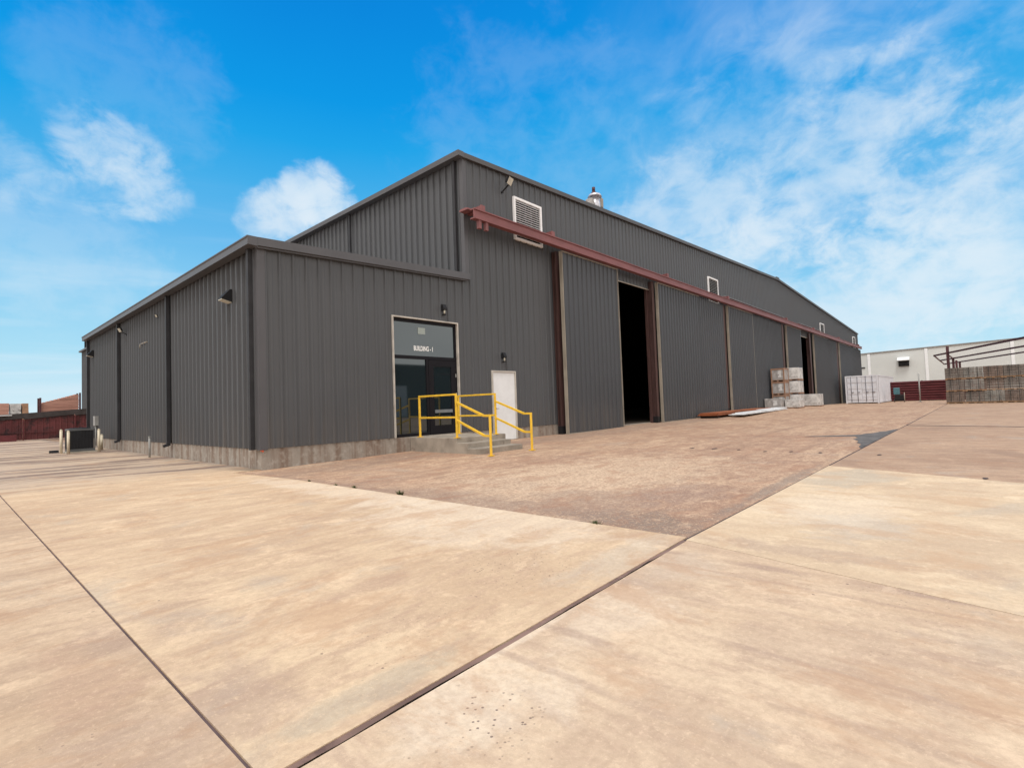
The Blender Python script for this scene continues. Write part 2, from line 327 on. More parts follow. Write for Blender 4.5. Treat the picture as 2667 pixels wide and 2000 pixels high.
# ------------------------------------------------------------------ mesh helpers
def tag(o, label=None, cat=None, group=None, kind=None):
    if label: o['label'] = label
    if cat: o['category'] = cat
    if group: o['group'] = group
    if kind: o['kind'] = kind
    return o
def empty(name, loc=(0, 0, 0), rz=0, label=None, cat=None, group=None):
    o = bpy.data.objects.new(name, None); COL.objects.link(o); o.location = loc; o.rotation_euler = (0, 0, rz)
    o.empty_display_size = .2
    return tag(o, label, cat, group)
class MB:
    def __init__(s): s.bm = bmesh.new()
    def box(s, x0, x1, y0, y1, z0, z1, mi=0):
        v = [s.bm.verts.new(p) for p in ((x0, y0, z0), (x1, y0, z0), (x1, y1, z0), (x0, y1, z0), (x0, y0, z1), (x1, y0, z1), (x1, y1, z1), (x0, y1, z1))]
        for f in ((3, 2, 1, 0), (4, 5, 6, 7), (0, 1, 5, 4), (1, 2, 6, 5), (2, 3, 7, 6), (3, 0, 4, 7)):
            s.bm.faces.new([v[i] for i in f]).material_index = mi
        return s
    def prism(s, poly, axis, a, b, mi=0):
        """poly: 2D outline (counter-clockwise), extruded along axis from a to b"""
        def P(p, t):
            return {'x': (t, p[0], p[1]), 'y': (p[0], t, p[1]), 'z': (p[0], p[1], t)}[axis]
        A = [s.bm.verts.new(P(p, a)) for p in poly]; B = [s.bm.verts.new(P(p, b)) for p in poly]
        n = len(poly); fs = [s.bm.faces.new(A[::-1]), s.bm.faces.new(B)]
        for i in range(n): fs.append(s.bm.faces.new([A[i], A[(i + 1) % n], B[(i + 1) % n], B[i]]))
        for f in fs: f.material_index = mi
        return s
    def bar(s, p, q, w, h=None, mi=0, ext=0.):
        """rectangular bar between two points"""
        h = h or w; p = Vector(p); q = Vector(q); d = (q - p).normalized(); p = p - d * ext; q = q + d * ext
        u = d.cross(Vector((0, 0, 1)))
        if u.length < 1e-3: u = Vector((1, 0, 0))
        u.normalize(); n = u.cross(d)
        vs = []
        for c in (p, q):
            for a, b in ((-1, -1), (1, -1), (1, 1), (-1, 1)): vs.append(s.bm.verts.new(c + u * a * w / 2 + n * b * h / 2))
        for f in ((3, 2, 1, 0), (4, 5, 6, 7), (0, 1, 5, 4), (1, 2, 6, 5), (2, 3, 7, 6), (3, 0, 4, 7)):
            s.bm.faces.new([vs[i] for i in f]).material_index = mi
        return s
    def cyl(s, p, q, r0, r1=None, n=16, mi=0, cap=True):
        r1 = r0 if r1 is None else r1; p = Vector(p); q = Vector(q); d = (q - p).normalized()
        u = d.cross(Vector((0, 0, 1)));
        if u.length < 1e-3: u = Vector((1, 0, 0))
        u.normalize(); w = d.cross(u); A = []; B = []
        for i in range(n):
            a = 2 * math.pi * i / n; e = u * math.cos(a) + w * math.sin(a)
            A.append(s.bm.verts.new(p + e * r0)); B.append(s.bm.verts.new(q + e * r1))
        for i in range(n):
            f = s.bm.faces.new([A[i], A[(i + 1) % n], B[(i + 1) % n], B[i]]); f.smooth = True; f.material_index = mi
        if cap:
            s.bm.faces.new(A[::-1]).material_index = mi; s.bm.faces.new(B).material_index = mi
        return s
    def quad(s, *pts, mi=0):
        s.bm.faces.new([s.bm.verts.new(p) for p in pts]).material_index = mi; return s
    def build(s, name, mats, parent=None, bevel=0., loc=None):
        me = bpy.data.meshes.new(name)
        bmesh.ops.recalc_face_normals(s.bm, faces=s.bm.faces[:])
        s.bm.to_mesh(me); s.bm.free()
        for mt in (mats if isinstance(mats, (list, tuple)) else [mats]): me.materials.append(mt)
        o = bpy.data.objects.new(name, me); COL.objects.link(o)
        if parent: o.parent = parent
        if loc: o.location = loc
        if bevel:
            bv = o.modifiers.new('bevel', 'BEVEL'); bv.width = bevel; bv.segments = 2; bv.limit_method = 'ANGLE'
        return o

def kids(o): return [c for c in bpy.data.objects if c.parent == o]
def copy_tree(o, parent=None):
    c = o.copy(); COL.objects.link(c); c.parent = parent
    for ch in kids(o): copy_tree(ch, c)
    return c

# ribbed sheet: profile along u (0..L), rib every .305 m, outward = side of the ribs
def rib_profile(u0, u1, pitch=.305, h=.036, off=.15):
    pts = [(u0, 0)]
    k = math.floor((u0 - off) / pitch)
    while True:
        c = off + k * pitch; k += 1
        if c > u1 + pitch: break
        for du, hh in ((-.038, 0), (-.016, h), (.016, h), (.038, 0), (.045 + .06, 0), (.045 + .07, .005), (.045 + .10, .005), (.045 + .11, 0)):
            x = c + du
            if u0 < x < u1: pts.append((x, hh))
    pts.append((u1, 0))
    return pts
def ribbed(mb, axis, out, base, u0, u1, z0, ztop, h=.036, mi=0, step=None):
    """axis 'x' or 'y' is the run of the sheet; out = +-1 outward sign on the other axis; ztop(u) gives the top"""
    pr = rib_profile(u0, u1, h=h)
    prev = None
    for (u, hh) in pr:
        w = base + out * hh
        P = (lambda z: (u, w, z)) if axis == 'x' else (lambda z: (w, u, z))
        a = mb.bm.verts.new(P(z0)); b = mb.bm.verts.new(P(ztop(u)))
        if prev:
            f = mb.bm.faces.new([prev[0], a, b, prev[1]]); f.material_index = mi
        prev = (a, b)
    return mb

# ------------------------------------------------------------------ ground
def interp(x, tab):
    if x <= tab[0][0]: return tab[0][1]
    for (a, va), (b, vb) in zip(tab, tab[1:]):
        if x <= b:
            t = (x - a) / (b - a); t = t * t * (3 - 2 * t); return va + (vb - va) * t
    return tab[-1][1]
HT = [(-1, -.03), (0, -.06), (1.5, -.035), (4, 0), (10, .015), (15, .07), (18, .07), (23, .11), (29, .20), (35, .24), (42, .22), (52, .06), (60, 0), (90, 0)]
def hz(x, y):
    if x >= -.5 and y <= .5: fy = interp(y, [(-8, 0), (-1.0, 1)]); return interp(x, HT) * fy
    if y > -3: 
        fx = interp(x, [(-4, 0), (-.3, 1)]); fy = interp(y, [(-3, 0), (0, 1), (10, .8), (20, 0)]); return -.05 * fx * fy
    return 0.
def tile(name, c, nx, ny, mat, sink=0., kind='structure'):
    (ax, ay), (bx, by), (cx, cy), (dx, dy) = c      # ccw corners
    bm = bmesh.new(); g = []
    for j in range(ny + 1):
        v = j / ny; row = []
        for i in range(nx + 1):
            u = i / nx
            x = (ax * (1 - u) + bx * u) * (1 - v) + (dx * (1 - u) + cx * u) * v
            y = (ay * (1 - u) + by * u) * (1 - v) + (dy * (1 - u) + cy * u) * v
            row.append(bm.verts.new((x, y, hz(x, y) - sink)))
        g.append(row)
    for j in range(ny):
        for i in range(nx):
            f = bm.faces.new([g[j][i], g[j][i + 1], g[j + 1][i + 1], g[j + 1][i]]); f.smooth = True
    # skirt so the joint has real sides
    edge = [g[0][i] for i in range(nx + 1)] + [g[j][nx] for j in range(1, ny + 1)] + [g[ny][i] for i in range(nx - 1, -1, -1)] + [g[j][0] for j in range(ny - 1, 0, -1)]
    edge = [bm.verts.new(v.co) for v in edge]; low = [bm.verts.new((v.co.x, v.co.y, v.co.z - .05)) for v in edge]
    for i in range(len(edge)):
        k = (i + 1) % len(edge); bm.faces.new([edge[k], edge[i], low[i], low[k]])
    me = bpy.data.meshes.new(name); bm.to_mesh(me); bm.free(); me.materials.append(mat)
    o = bpy.data.objects.new(name, me); COL.objects.link(o); o['kind'] = kind
    return o
YJ = -9.53
YW = lambda x: YJ + (x + .66) * .037 if x < -.66 else YJ
J1 = lambda y: -.66 + .23 * (y - YJ)
J2 = lambda y: 4.57 + .41 * (y - YJ)
J3 = lambda y: 16.2 + .30 * (y - YJ)
g = .010
g1 = .022     # wide joint half width
tile("concrete_slab", [(-3.92 + .007, YW(-3.92) + g1), (-.56 - g, YJ + g1), (-.56 - g, 0), (-3.92 + .007, 0)], 30, 60, M_PALE)
tile("concrete_slab", [(-3.92 + g, .0), (0, .0), (0, 70), (-3.92 + g, 70)], 20, 100, M_PALE)
tile("concrete_slab", [(-60, YW(-60) + g1), (-3.92 - .007, YW(-3.92) + g1), (-3.92 - .007, 70), (-60, 70)], 60, 80, M_PALE0)
tile("concrete_slab", [(-.56 + g, YJ + g), (90, YJ + g), (90, 0), (-.56 + g, 0)], 400, 60, M_BROWN, sink=.012)
ye = -45
tile("concrete_slab", [(-60, ye), (J1(ye) - .006, ye), (J1(YJ) - .006, YJ - g1), (-60, YW(-60) - g1)], 4, 4, M_PALE2)
tile("concrete_slab", [(J1(ye) + .006, ye), (J2(ye) - .006, ye), (J2(YJ) - .006, YJ - g), (J1(YJ) + .006, YJ - g)], 4, 4, M_PALE3)
tile("concrete_slab", [(J2(ye) + .004, ye), (J3(ye) - .02, ye), (J3(YJ) - .02, YJ - g), (J2(YJ) + .004, YJ - g)], 4, 4, M_BROWN2, sink=.008)
tile("concrete_slab", [(J3(ye) + .02, ye), (140, ye), (140, YJ - g), (J3(YJ) + .02, YJ - g)], 4, 4, M_BROWN2, sink=.01)
# wide sheet under everything, reaching the horizon
m_ = MB(); m_.quad((-1500, -1500, -.115), (1500, -1500, -.115), (1500, 1500, -.115), (-1500, 1500, -.115)); tag(m_.build("ground", M_FAR), kind='structure')
m_ = MB(); m_.quad((90, YJ, -.02), (400, YJ, -.02), (400, 200, -.02), (90, 200, -.02)); tag(m_.build("yard", M_FAR), kind='structure')
# joint fillers
def strip(name, pts, w, z, mat, wob=0.):
    bm = bmesh.new(); prev = None
    for i, (x, y) in enumerate(pts):
        a = Vector(pts[max(0, i - 1)]); b = Vector(pts[min(len(pts) - 1, i + 1)]); d = (b - a).normalized(); n = Vector((-d.y, d.x))
        o_ = (random.random() - .5) * wob
        zz = hz(x, y) + z
        v0 = bm.verts.new((x + n.x * (w / 2 + o_), y + n.y * (w / 2 + o_), zz)); v1 = bm.verts.new((x - n.x * (w / 2 - o_), y - n.y * (w / 2 - o_), zz))
        if prev: bm.faces.new([prev[1], v1, v0, prev[0]])
        prev = (v0, v1)
    me = bpy.data.meshes.new(name); bmesh.ops.recalc_face_normals(bm, faces=bm.faces[:]); bm.to_mesh(me); bm.free(); me.materials.append(mat)
    o = bpy.data.objects.new(name, me); COL.objects.link(o); o['kind'] = 'structure'; return o
def lin(a, b, n): return [(a[0] + (b[0] - a[0]) * i / n, a[1] + (b[1] - a[1]) * i / n) for i in range(n + 1)]
def off(a, d): return [(x, y + d) for x, y in a]
main = lin((-60, YW(-60)), (-6, YW(-6)), 60) + lin((-5.9, YW(-5.9)), (-.66, YJ), 90)
main = [(x, y + (.010 * math.sin(x * 5.1) * math.sin(x * 1.7) + .012 * max(0, 1 - abs(x + 1.32) / .12)) * (1 if x > -6 else 0)) for x, y in main]
strip("joint_filler", off(main, .007), .032, -.004, M_SEAL, .005)
strip("joint_filler", off(main, -.014), .022, -.012, M_SEALD)
strip("joint_filler", lin((-.66, YJ), (90, YJ), 300), .034, -.009, M_SEALD, .008)
strip("joint_filler", lin((-3.92, YW(-3.92)), (-3.92, 70), 400), .022, -.008, M_SEALL, .004)
strip("joint_filler", lin((-.56, YJ), (-.56, 0), 120), .05, -.02, M_SEALD)
strip("joint_filler", lin((J1(ye), ye), (J1(YJ), YJ), 40), .03, -.010, M_SEALD)
strip("joint_filler", lin((J3(ye), ye), (J3(YJ), YJ), 40), .20, -.004, M_SEALD, .05)
# grey asphalt patch along the joint, and the row of anchor scars
def patch(name, pts, mat, z=.004):
    bm = bmesh.new(); bm.faces.new([bm.verts.new((x, y, hz(x, y) + z)) for x, y in pts]); bmesh.ops.recalc_face_normals(bm, faces=bm.faces[:])
    me = bpy.data.meshes.new(name); bm.to_mesh(me); bm.free(); me.materials.append(mat)
    o = bpy.data.objects.new(name, me); COL.objects.link(o); o['kind'] = 'structure'; return o
patch("asphalt_patch", [(7.7, -9.515), (9.6, -9.515), (11.4, -9.515), (14.3, -9.515), (13.9, -9.40), (13.3, -9.33), (12.9, -9.20), (12.4, -9.13), (12.1, -8.98), (11.7, -8.93), (11.35, -8.5), (11.0, -8.05), (10.8, -7.75), (10.75, -8.05), (10.95, -8.5), (11.1, -8.9), (10.6, -9.05), (10.1, -9.02), (9.6, -9.2), (9.1, -9.24), (8.7, -9.38), (8.1, -9.42)], M_ASPH, -.006)
for (x, y) in [(6.79, -6.45), (6.82, -6.95), (6.74, -7.49), (6.55, -8.06), (6.65, -8.51), (6.62, -9.02), (6.5, -9.95), (4.0, -11.31)]:
    n = 7; r = .030 + .02 * random.random()
    patch("anchor_scar", [(x + r * 2.8 * math.cos(6.283 * k / n) * (.7 + .5 * random.random()), y + r * math.sin(6.283 * k / n) * (.7 + .5 * random.random())) for k in range(n)], M_HOLE, -.006 if y > YJ else -.003)

# ------------------------------------------------------------------ lean-to annex (the low building)
XM = 6.09; YL = 18.24; XE = 75.88; XR = 39.65; YB = 62.
ZA0, ZA1 = 4.66, 4.90
def za(x): return ZA0 + (ZA1 - ZA0) * x / XM
annex = empty("office_annex", (0, 0, 0), 0, "low charcoal ribbed-metal lean-to with glass entrance, joined to the left end of the big warehouse", "building")
ZP = .37
m_ = MB()
SX0, SX1, SZ0, SZ1 = 3.36, 5.67, .37, 3.58
ribbed(m_, 'x', -1, 0, .12, SX0, ZP, lambda x: za(x) + .02)
ribbed(m_, 'x', -1, 0, SX0, SX1, SZ1, lambda x: za(x) + .02)
ribbed(m_, 'x', -1, 0, SX1, XM, ZP, lambda x: za(x) + .02)
m_.build("front_wall", M_WALL, annex)
m_ = MB(); ribbed(m_, 'y', -1, 0, .12, YL, ZP, lambda y: ZA0 + .04, h=.055); m_.build("side_wall", M_WALL, annex)
m_ = MB(); m_.quad((.02, YL, 0), (XM, YL, 0), (XM, YL, ZA1), (.02, YL, ZA0)); m_.quad((.02, .25, .38), (XM, .25, .38), (XM, YL, .38), (.02, YL, .38)); m_.build("rear_wall", M_WALL, annex)
m_ = MB(); m_.box(-.035, .13, -.035, .13, ZP - .02, ZA0 + .06); m_.build("corner_trim", M_TRIM, annex)
m_ = MB(); m_.box(-.035, .13, YL - .1, YL + .03, ZP - .02, ZA0 + .02); m_.build("corner_trim", M_DARK, annex)
m_ = MB(); m_.prism([(-.055, ZA0 + .16), (XM, ZA1 + .155), (XM, ZA1 + .185), (-.055, ZA0 + .185)], 'y', -.01, YL + .05); m_.build("roof", M_ROOF, annex)
# fascia along the front rake
m_ = MB(); m_.prism([(-.057, ZA0 + .023), (XM + .05, ZA1 + .02), (XM + .05, ZA1 + .21), (-.057, ZA0 + .203)], 'y', -.15, -.02)
m_.prism([(-.10, ZA0 - .02), (XM, ZA1 - .02), (XM, ZA1 + .018), (-.10, ZA0 + .018)], 'y', -.105, -.07)
m_.build("front_fascia", M_TRIM, annex)
# gutter along the side
m_ = MB(); m_.prism([(-.265, ZA0 + .015), (-.06, ZA0 + .005), (-.06, ZA0 + .20), (-.275, ZA0 + .20), (-.285, ZA0 + .17), (-.265, ZA0 + .15)], 'y', -.154, YL + .06)
m_.build("gutter", M_TRIM, annex)
def downspout(x, y, z0, z1, parent, kick=True, dp=.13):
    d = MB(); d.box(x - .03 - dp, x - .047, y - .05, y + .05, z0, z1)
    if kick: d.prism([(x - .03 - dp, z0 - .001), (x - .048, z0 - .001), (x - .048, z0 - .05), (x - .10 - dp, z0 - .10), (x - .12 - dp, z0 - .03)], 'y', y - .045, y + .045)
    d.build("downspout", M_DARK, parent)
downspout(0, .20, .36, ZA0, annex, kick=False, dp=.12)
for y in (6.18, 12.30, 18.05): downspout(0, y, .36, ZA0, annex, dp=.11)
m_ = MB()
m_.box(.012, SX0 + .01, .012, .25, -.3, ZP); m_.box(SX0 + .01, XM, .0, .25, -.3, SZ0 - .003); m_.box(.012, .25, .25, YL, -.3, ZP - .004)
m_.build("plinth", M_PLINTH, annex)
m_ = MB(); m_.quad((0.0, -.002, .36), (.03, -.004, .41), (.06, -.003, .33), (.035, -.004, .30)); m_.box(-.012, .01, -.012, .01, .33, .39)
m_.build("marker_ribbon", M_ORANGE, annex)
# glazed entrance
ent = MB()
t_ = .036
ent.box(SX0, SX0 + t_, -.05, .03, SZ0, SZ1); ent.box(SX1 - t_, SX1, -.05, .03, SZ0, SZ1); ent.box(SX0 + t_, SX1 - t_, -.05, .03, SZ1 - t_, SZ1)
fr = ent.build("entrance_trim", M_FRAME, annex)
IX0, IX1 = SX0 + t_, SX1 - t_
ent = MB(); y0, y1 = .03, .10
ent.box(IX0, IX0 + .05, y0, y1, SZ0, SZ1 - t_); ent.box(IX1 - .06, IX1, y0, y1, SZ0, SZ1 - t_)
ent.box(IX0 + .05, IX1 - .06, y0, y1, SZ1 - t_ - .09, SZ1 - t_); ent.box(IX0 + .05, IX1 - .06, y0, y1, 2.46, 2.55)
ent.box(4.50, 4.57, y0, y1, SZ0, 2.46); ent.box(IX0 + .05, 4.50, y0, y1, SZ0, SZ0 + .08)
sf = ent.build("entrance_frame", M_ALU, annex)
m_ = MB(); m_.box(IX0 + .03, IX1 - .04, .06, .07, 2.52, SZ1 - t_ - .06); m_.build("transom_pane", M_GLASS, sf)
m_ = MB(); m_.box(IX0 + .03, 4.52, .06, .07, SZ0 + .05, 2.48); m_.build("side_pane", M_GLASS, sf)
m_ = MB(); D0, D1 = 4.58, IX1 - .065
m_.box(D0, D0 + .17, .025, .085, SZ0 + .01, 2.45); m_.box(D1 - .17, D1, .025, .085, SZ0 + .01, 2.45); m_.box(D0 + .17, D1 - .17, .025, .085, 2.28, 2.45); m_.box(D0 + .17, D1 - .17, .025, .085, SZ0 + .01, .62)
dr = m_.build("glass_door", M_ALU, annex)
m_ = MB(); m_.box(D0 + .15, D1 - .15, .05, .06, .60, 2.30); m_.build("door_pane", M_GLASS, dr)
m_ = MB(); m_.box(D0 + .17, D1 - .18, -.005, .02, .97, 1.06); m_.build("push_bar", pmat("brushed_bar", (.20, .22, .24), .35, .3), dr)
m_ = MB(); m_.cyl((D0 + .08, .025, 1.43), (D0 + .08, -.005, 1.43), .018); m_.build("lock_cylinder", M_STEEL, dr)
for z in (1.98, 1.43):
    m_ = MB(); m_.box(D1 - .008, D1 + .012, .0, .024, z, z + .10); m_.build("hinge", M_GREYP, dr)
m_ = MB(); m_.box(4.26, 4.51, .05, .0585, 3.16, 3.34); m_.build("notice_card", M_PLATE, sf)
cu = bpy.data.curves.new('t', 'FONT'); cu.body = "BUILDING - 1"; cu.size = .165; cu.extrude = .001; cu.offset = .004
to = bpy.data.objects.new('t', cu); COL.objects.link(to)
dg = bpy.context.evaluated_depsgraph_get(); me = bpy.data.meshes.new_from_object(to.evaluated_get(dg))
bpy.data.objects.remove(to)
x_ = [v.co.x for v in me.vertices]; w_ = max(x_) - min(x_); s_ = .66 / w_
for v in me.vertices: v.co = Vector(((v.co.x - min(x_)) * s_ + 4.11, .056 - v.co.z, v.co.y * 1.1 + 2.70))
me.materials.append(pmat("white_vinyl", (.85, .86, .86), .5, var=.02))
lo = bpy.data.objects.new("door_lettering", me); COL.objects.link(lo); lo.parent = sf

# ------------------------------------------------------------------ the big warehouse
wh = empty("warehouse", (XM, 0, 0), 0, "large charcoal ribbed-metal warehouse with low gable end, louvres and open sliding doors", "building")
wh.location = (0, 0, 0)
ZE = 8.66; ZR = 10.17
def zm(x): return ZE + (ZR - ZE) * (x - XM) / (XR - XM) if x < XR else ZR + (ZE - .0 - ZR) * (x - XR) / (XE - XR)
OPEN1 = (15.0, 18.4, 6.36); OPEN2 = (44.7, 48.7, 6.30)
WD0, WD1, WDZ = 7.03, 8.16, 2.22
m_ = MB(); zt = lambda x: zm(x) + .04
x0 = XM + .001
for (a, b, z0) in [(x0, WD0, ZP), (WD0, WD1, WDZ), (WD1, OPEN1[0], ZP), (OPEN1[0], OPEN1[1], OPEN1[2]), (OPEN1[1], XR, ZP), (XR, OPEN2[0], ZP), (OPEN2[0], OPEN2[1], OPEN2[2]), (OPEN2[1], XE, ZP)]:
    ribbed(m_, 'x', -1, 0.0, a, b, z0, zt)
m_.build("gable_wall", M_WALL, wh)
m_ = MB(); ribbed(m_, 'y', -1, XM, .12, YL, 4.6, lambda y: ZE + .04, h=.055); ribbed(m_, 'y', -1, XM, YL + .04, YB, .3, lambda y: ZE + .04)
m_.build("side_wall", M_WALL, wh)
m_ = MB(); m_.quad((XE, 0, -.1), (XE, YB, -.1), (XE, YB, ZE), (XE, 0, ZE)); m_.quad((XM, YB, -.1), (XE, YB, -.1), (XE, YB, ZE), (XM, YB, ZE)); m_.quad((XM, YB, ZE), (XE, YB, ZE), (XR, YB, ZR), (XR, YB, ZR)) if False else None
m_.build("far_wall", M_WALL, wh)
# shell of the hall, its darkness painted in as near-black colour
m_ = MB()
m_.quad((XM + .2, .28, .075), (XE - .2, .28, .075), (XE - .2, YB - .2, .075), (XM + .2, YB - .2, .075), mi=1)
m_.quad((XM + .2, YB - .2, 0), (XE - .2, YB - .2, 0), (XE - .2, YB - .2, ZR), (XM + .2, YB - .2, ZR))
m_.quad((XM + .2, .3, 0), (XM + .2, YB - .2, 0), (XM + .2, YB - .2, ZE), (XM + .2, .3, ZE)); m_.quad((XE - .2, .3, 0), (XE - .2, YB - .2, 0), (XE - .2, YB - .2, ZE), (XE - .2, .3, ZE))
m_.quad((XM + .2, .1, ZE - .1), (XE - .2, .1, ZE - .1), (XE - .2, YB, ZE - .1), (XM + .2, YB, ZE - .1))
m_.build("interior_dark_shell", [M_BLACK, M_IFLOOR], wh)
# roof
m_ = MB(); m_.prism([(XM - .025, ZE + .10), (XR, ZR + .10), (XE + .12, ZE + .10), (XE + .12, ZE + .14), (XR, ZR + .14), (XM - .025, ZE + .14)], 'y', -.03, YB + .1)
m_.build("roof", M_ROOF, wh)
m_ = MB()
m_.prism([(XM - .026, ZE + .003), (XR, ZR + .0), (XR, ZR + .155), (XM - .026, ZE + .158)], 'y', -.12, -.034)
m_.prism([(XR, ZR + .0), (XE + .14, ZE + .0), (XE + .14, ZE + .155), (XR, ZR + .155)], 'y', -.12, -.034)
m_.box(XR - .35, XR + .35, -.13, -.03, ZR + .10, ZR + .22)
m_.build("rake_trim", M_RAKE, wh)
m_ = MB(); m_.prism([(XM - .25, ZE + .012), (XM - .03, ZE + .0), (XM - .03, ZE + .17), (XM - .26, ZE + .17)], 'y', -.124, YB + .06); m_.build("gutter", M_TRIM, wh)
m_ = MB(); m_.box(XM - .035, XM + .125, -.036, .125, ZA1 + .16, ZE + .05); m_.build("corner_trim", M_TRIM, wh)
m_ = MB(); m_.box(XE - .10, XE + .035, -.036, .1, .1, ZE + .05); m_.build("corner_trim", M_TRIM, wh)
for y in (.30, 6.3, 11.7): downspout(XM, y, za(XM) + .18, ZE, wh, kick=False, dp=.09)
m_ = MB(); m_.box(XM, WD0, .014, .26, -.3, ZP - .006); m_.box(WD1, OPEN1[0] - .1, .014, .26, -.3, ZP - .006)
m_.box(OPEN1[1] + .1, OPEN2[0] - .1, .014, .26, -.3, ZP - .006); m_.box(OPEN2[1] + .1, XE, .014, .26, -.3, ZP - .006)
m_.build("plinth", M_PLINTH, wh)
for O_, z in ((OPEN1, .078), (OPEN2, .22)):
    m_ = MB(); m_.box(O_[0] - .1, O_[1] + .1, -.02, .30, -.2, z); m_.build("threshold", M_STEP, wh)

# personnel door
m_ = MB(); m_.box(WD0, WD0 + .05, -.045, .05, .0, WDZ); m_.box(WD1 - .05, WD1, -.045, .05, .0, WDZ); m_.box(WD0 + .05, WD1 - .05, -.045, .05, WDZ - .05, WDZ)
m_.build("door_frame", M_FRAME, wh)
m_ = MB(); m_.box(WD0 + .053, WD1 - .053, -.012, .03, .02, WDZ - .053); pdoor = m_.build("white_door", M_WHITE, wh)
m_ = MB(); m_.cyl((WD0 + .14, -.012, 1.02), (WD0 + .14, -.07, 1.02), .022); m_.cyl((WD0 + .14, -.06, 1.02), (WD0 + .25, -.06, 1.02), .010); m_.build("door_handle", M_STEEL, pdoor)
m_ = MB(); m_.box(WD0, WD1, -.06, .0, -.08, .018); m_.build("door_sill", M_PLINTH, wh)

# louvre vents
def louvre(x0, x1, z0, z1, n, diag=False):
    m_ = MB(); w = .075
    m_.box(x0, x0 + w, -.085, -.005, z0, z1); m_.box(x1 - w, x1, -.085, -.005, z0, z1); m_.box(x0 + w, x1 - w, -.085, -.005, z1 - w, z1); m_.box(x0 + w, x1 - w, -.085, -.005, z0, z0 + w)
    f = m_.build("louvre_vent", M_LOUV, wh)
    m_ = MB(); h = (z1 - z0 - 2 * w) / n
    for i in range(n):
        zb = z0 + w + i * h
        m_.prism([(-.075, zb), (-.070, zb), (-.015, zb + h * .42), (-.015, zb + h * .52), (-.020, zb + h * .52), (-.075, zb + .014)], 'x', x0 + w, x1 - w)
    m_.build("louvre_slats", M_LOUV if not diag else M_GREYP, f)
    m_ = MB(); m_.box(x0 + w, x1 - w, -.012, -.006, z0 + w, z1 - w); m_.build("louvre_backing", M_FIX, f)
louvre(8.35, 9.83, 6.66, 8.13, 17); louvre(25.25, 26.76, 6.68, 8.15, 14, True); louvre(53.9, 55.7, 6.70, 8.15, 14, True); louvre(71.9, 73.7, 6.70, 8.13, 12, True)

# door track beam (I section) and its brackets
tr = MB()
X0, X1 = 5.93, 74.6
yb = -.60
tr.box(X0 + .0, X1, yb - .035, yb + .16, 6.90, 6.935)            # upper flange
tr.box(X0 + .0, X1, yb - .0, yb + .022, 6.665, 6.90)             # web
tr.box(X0 + .0, X1, yb - .035, yb + .16, 6.63, 6.665)            # lower flange
tr.box(X0 - .04, X1, -.30, -.05, 6.98, 7.02)
track = tr.build("door_track", M_RED, wh)
for i, x in enumerate((6.30, 9.75, 18.75, 26.9, 39.6, 48.6, 60.2, 72.5)):
    b_ = MB(); b_.box(x - .09, x + .09, -.60, -.034, 6.94, 6.975); b_.box(x - .09, x + .09, -.62, -.60, 6.94, 7.10); b_.box(x - .02, x + .02, -.60, -.034, 6.976, 7.12)
    b_.build("track_bracket", M_RED, track)
for x in (6.13, 6.42):
    b_ = MB(); b_.box(x, x + .11, -.60, -.50, 6.38, 6.629); b_.build("track_stop", M_RED, track)
b_ = MB(); b_.box(5.86, 6.10, -.42, -.05, 6.936, 6.979); b_.build("end_plate", M_RED, track)
for xa, xb in ((27.0, 40.0), (44.5, 53.0)):
    b_ = MB(); b_.box(xa, xb, -.34, -.034, 7.17, 7.195); b_.build("track_flashing", pmat("flashing_grey", (.30, .27, .27), .45), track)

# posts: red oxide steel standing just outside the wall
def hh(x): return interp(x, HT)
for x, w, yf in ((10.47, .22, -.20), (17.70, .20, -.30), (26.78, .30, -.30), (39.3, .45, -.30), (48.1, .45, -.30), (60.25, .6, -.30)):
    b_ = MB(); z0 = hh(x) - .02
    b_.box(x - w / 2, x + w / 2, yf - .015, yf + .01, z0, 6.63); b_.box(x - .012, x + .012, yf + .01, -.065, z0, 6.63); b_.box(x - w / 2, x + w / 2, -.065, -.042, z0, 6.63)
    pst = b_.build("door_post", M_POST, wh)
    b_ = MB(); b_.box(x - w / 2 - .012, x + w / 2 + .01, yf - .03, -.040, z0 - .03, z0 + .30); b_.build("post_foot", M_FIX, pst)
b_ = MB(); b_.box(17.48, 17.56, -.10, .02, .05, 6.38); b_.build("door_jamb", M_POST, wh)

# sliding doors (ribbed leaf with pale edge trims)
def sdoor(xa, xb, y=-.42, z1=6.56, left=True, right=True, top=True, seam=False):
    z0 = min(hh(xa), hh(xb)) + .03
    b_ = MB(); ribbed(b_, 'x', -1, y, xa, xb, z0, lambda x: z1, h=.042)
    b_.quad((xa, y + .07, z0), (xb, y + .07, z0), (xb, y + .07, z1), (xa, y + .07, z1))
    d = b_.build("sliding_door", M_DOOR, wh)
    w = .032
    def trim(a, b, c, e, f, g_): q = MB(); q.box(a, b, c, e, f, g_); q.build("door_edge_trim", M_CREAM, d)
    if left: trim(xa - w, xa, y - .046, y + .09, z0 - .01, z1)
    if right: trim(xb, xb + w * .7, y - .046, y + .09, z0 - .01, z1)
    if seam: trim(xa - .012, xa + .012, y - .046, y + .02, z0 - .01, z1)
    if top: trim(xa - w, xb + w * .7, y - .050, y + .09, z1, z1 + .035)
    trim(xa - w, xb + w * .7, y - .048, y + .09, z0 - .040, z0 - .0105)
    n = 2
    for i in range(n):
        xx = xa + (xb - xa) * (i + .5) / n
        q = MB(); q.box(xx - .05, xx + .05, y - .01, y + .03, z1 + .046, 6.66); q.build("door_hanger", M_STEEL, d)
    return d
sdoor(10.45, 14.28)
sdoor(17.93, 22.75, right=False); sdoor(22.78, 26.40, y=-.36, top=False, left=False, right=False, seam=True)
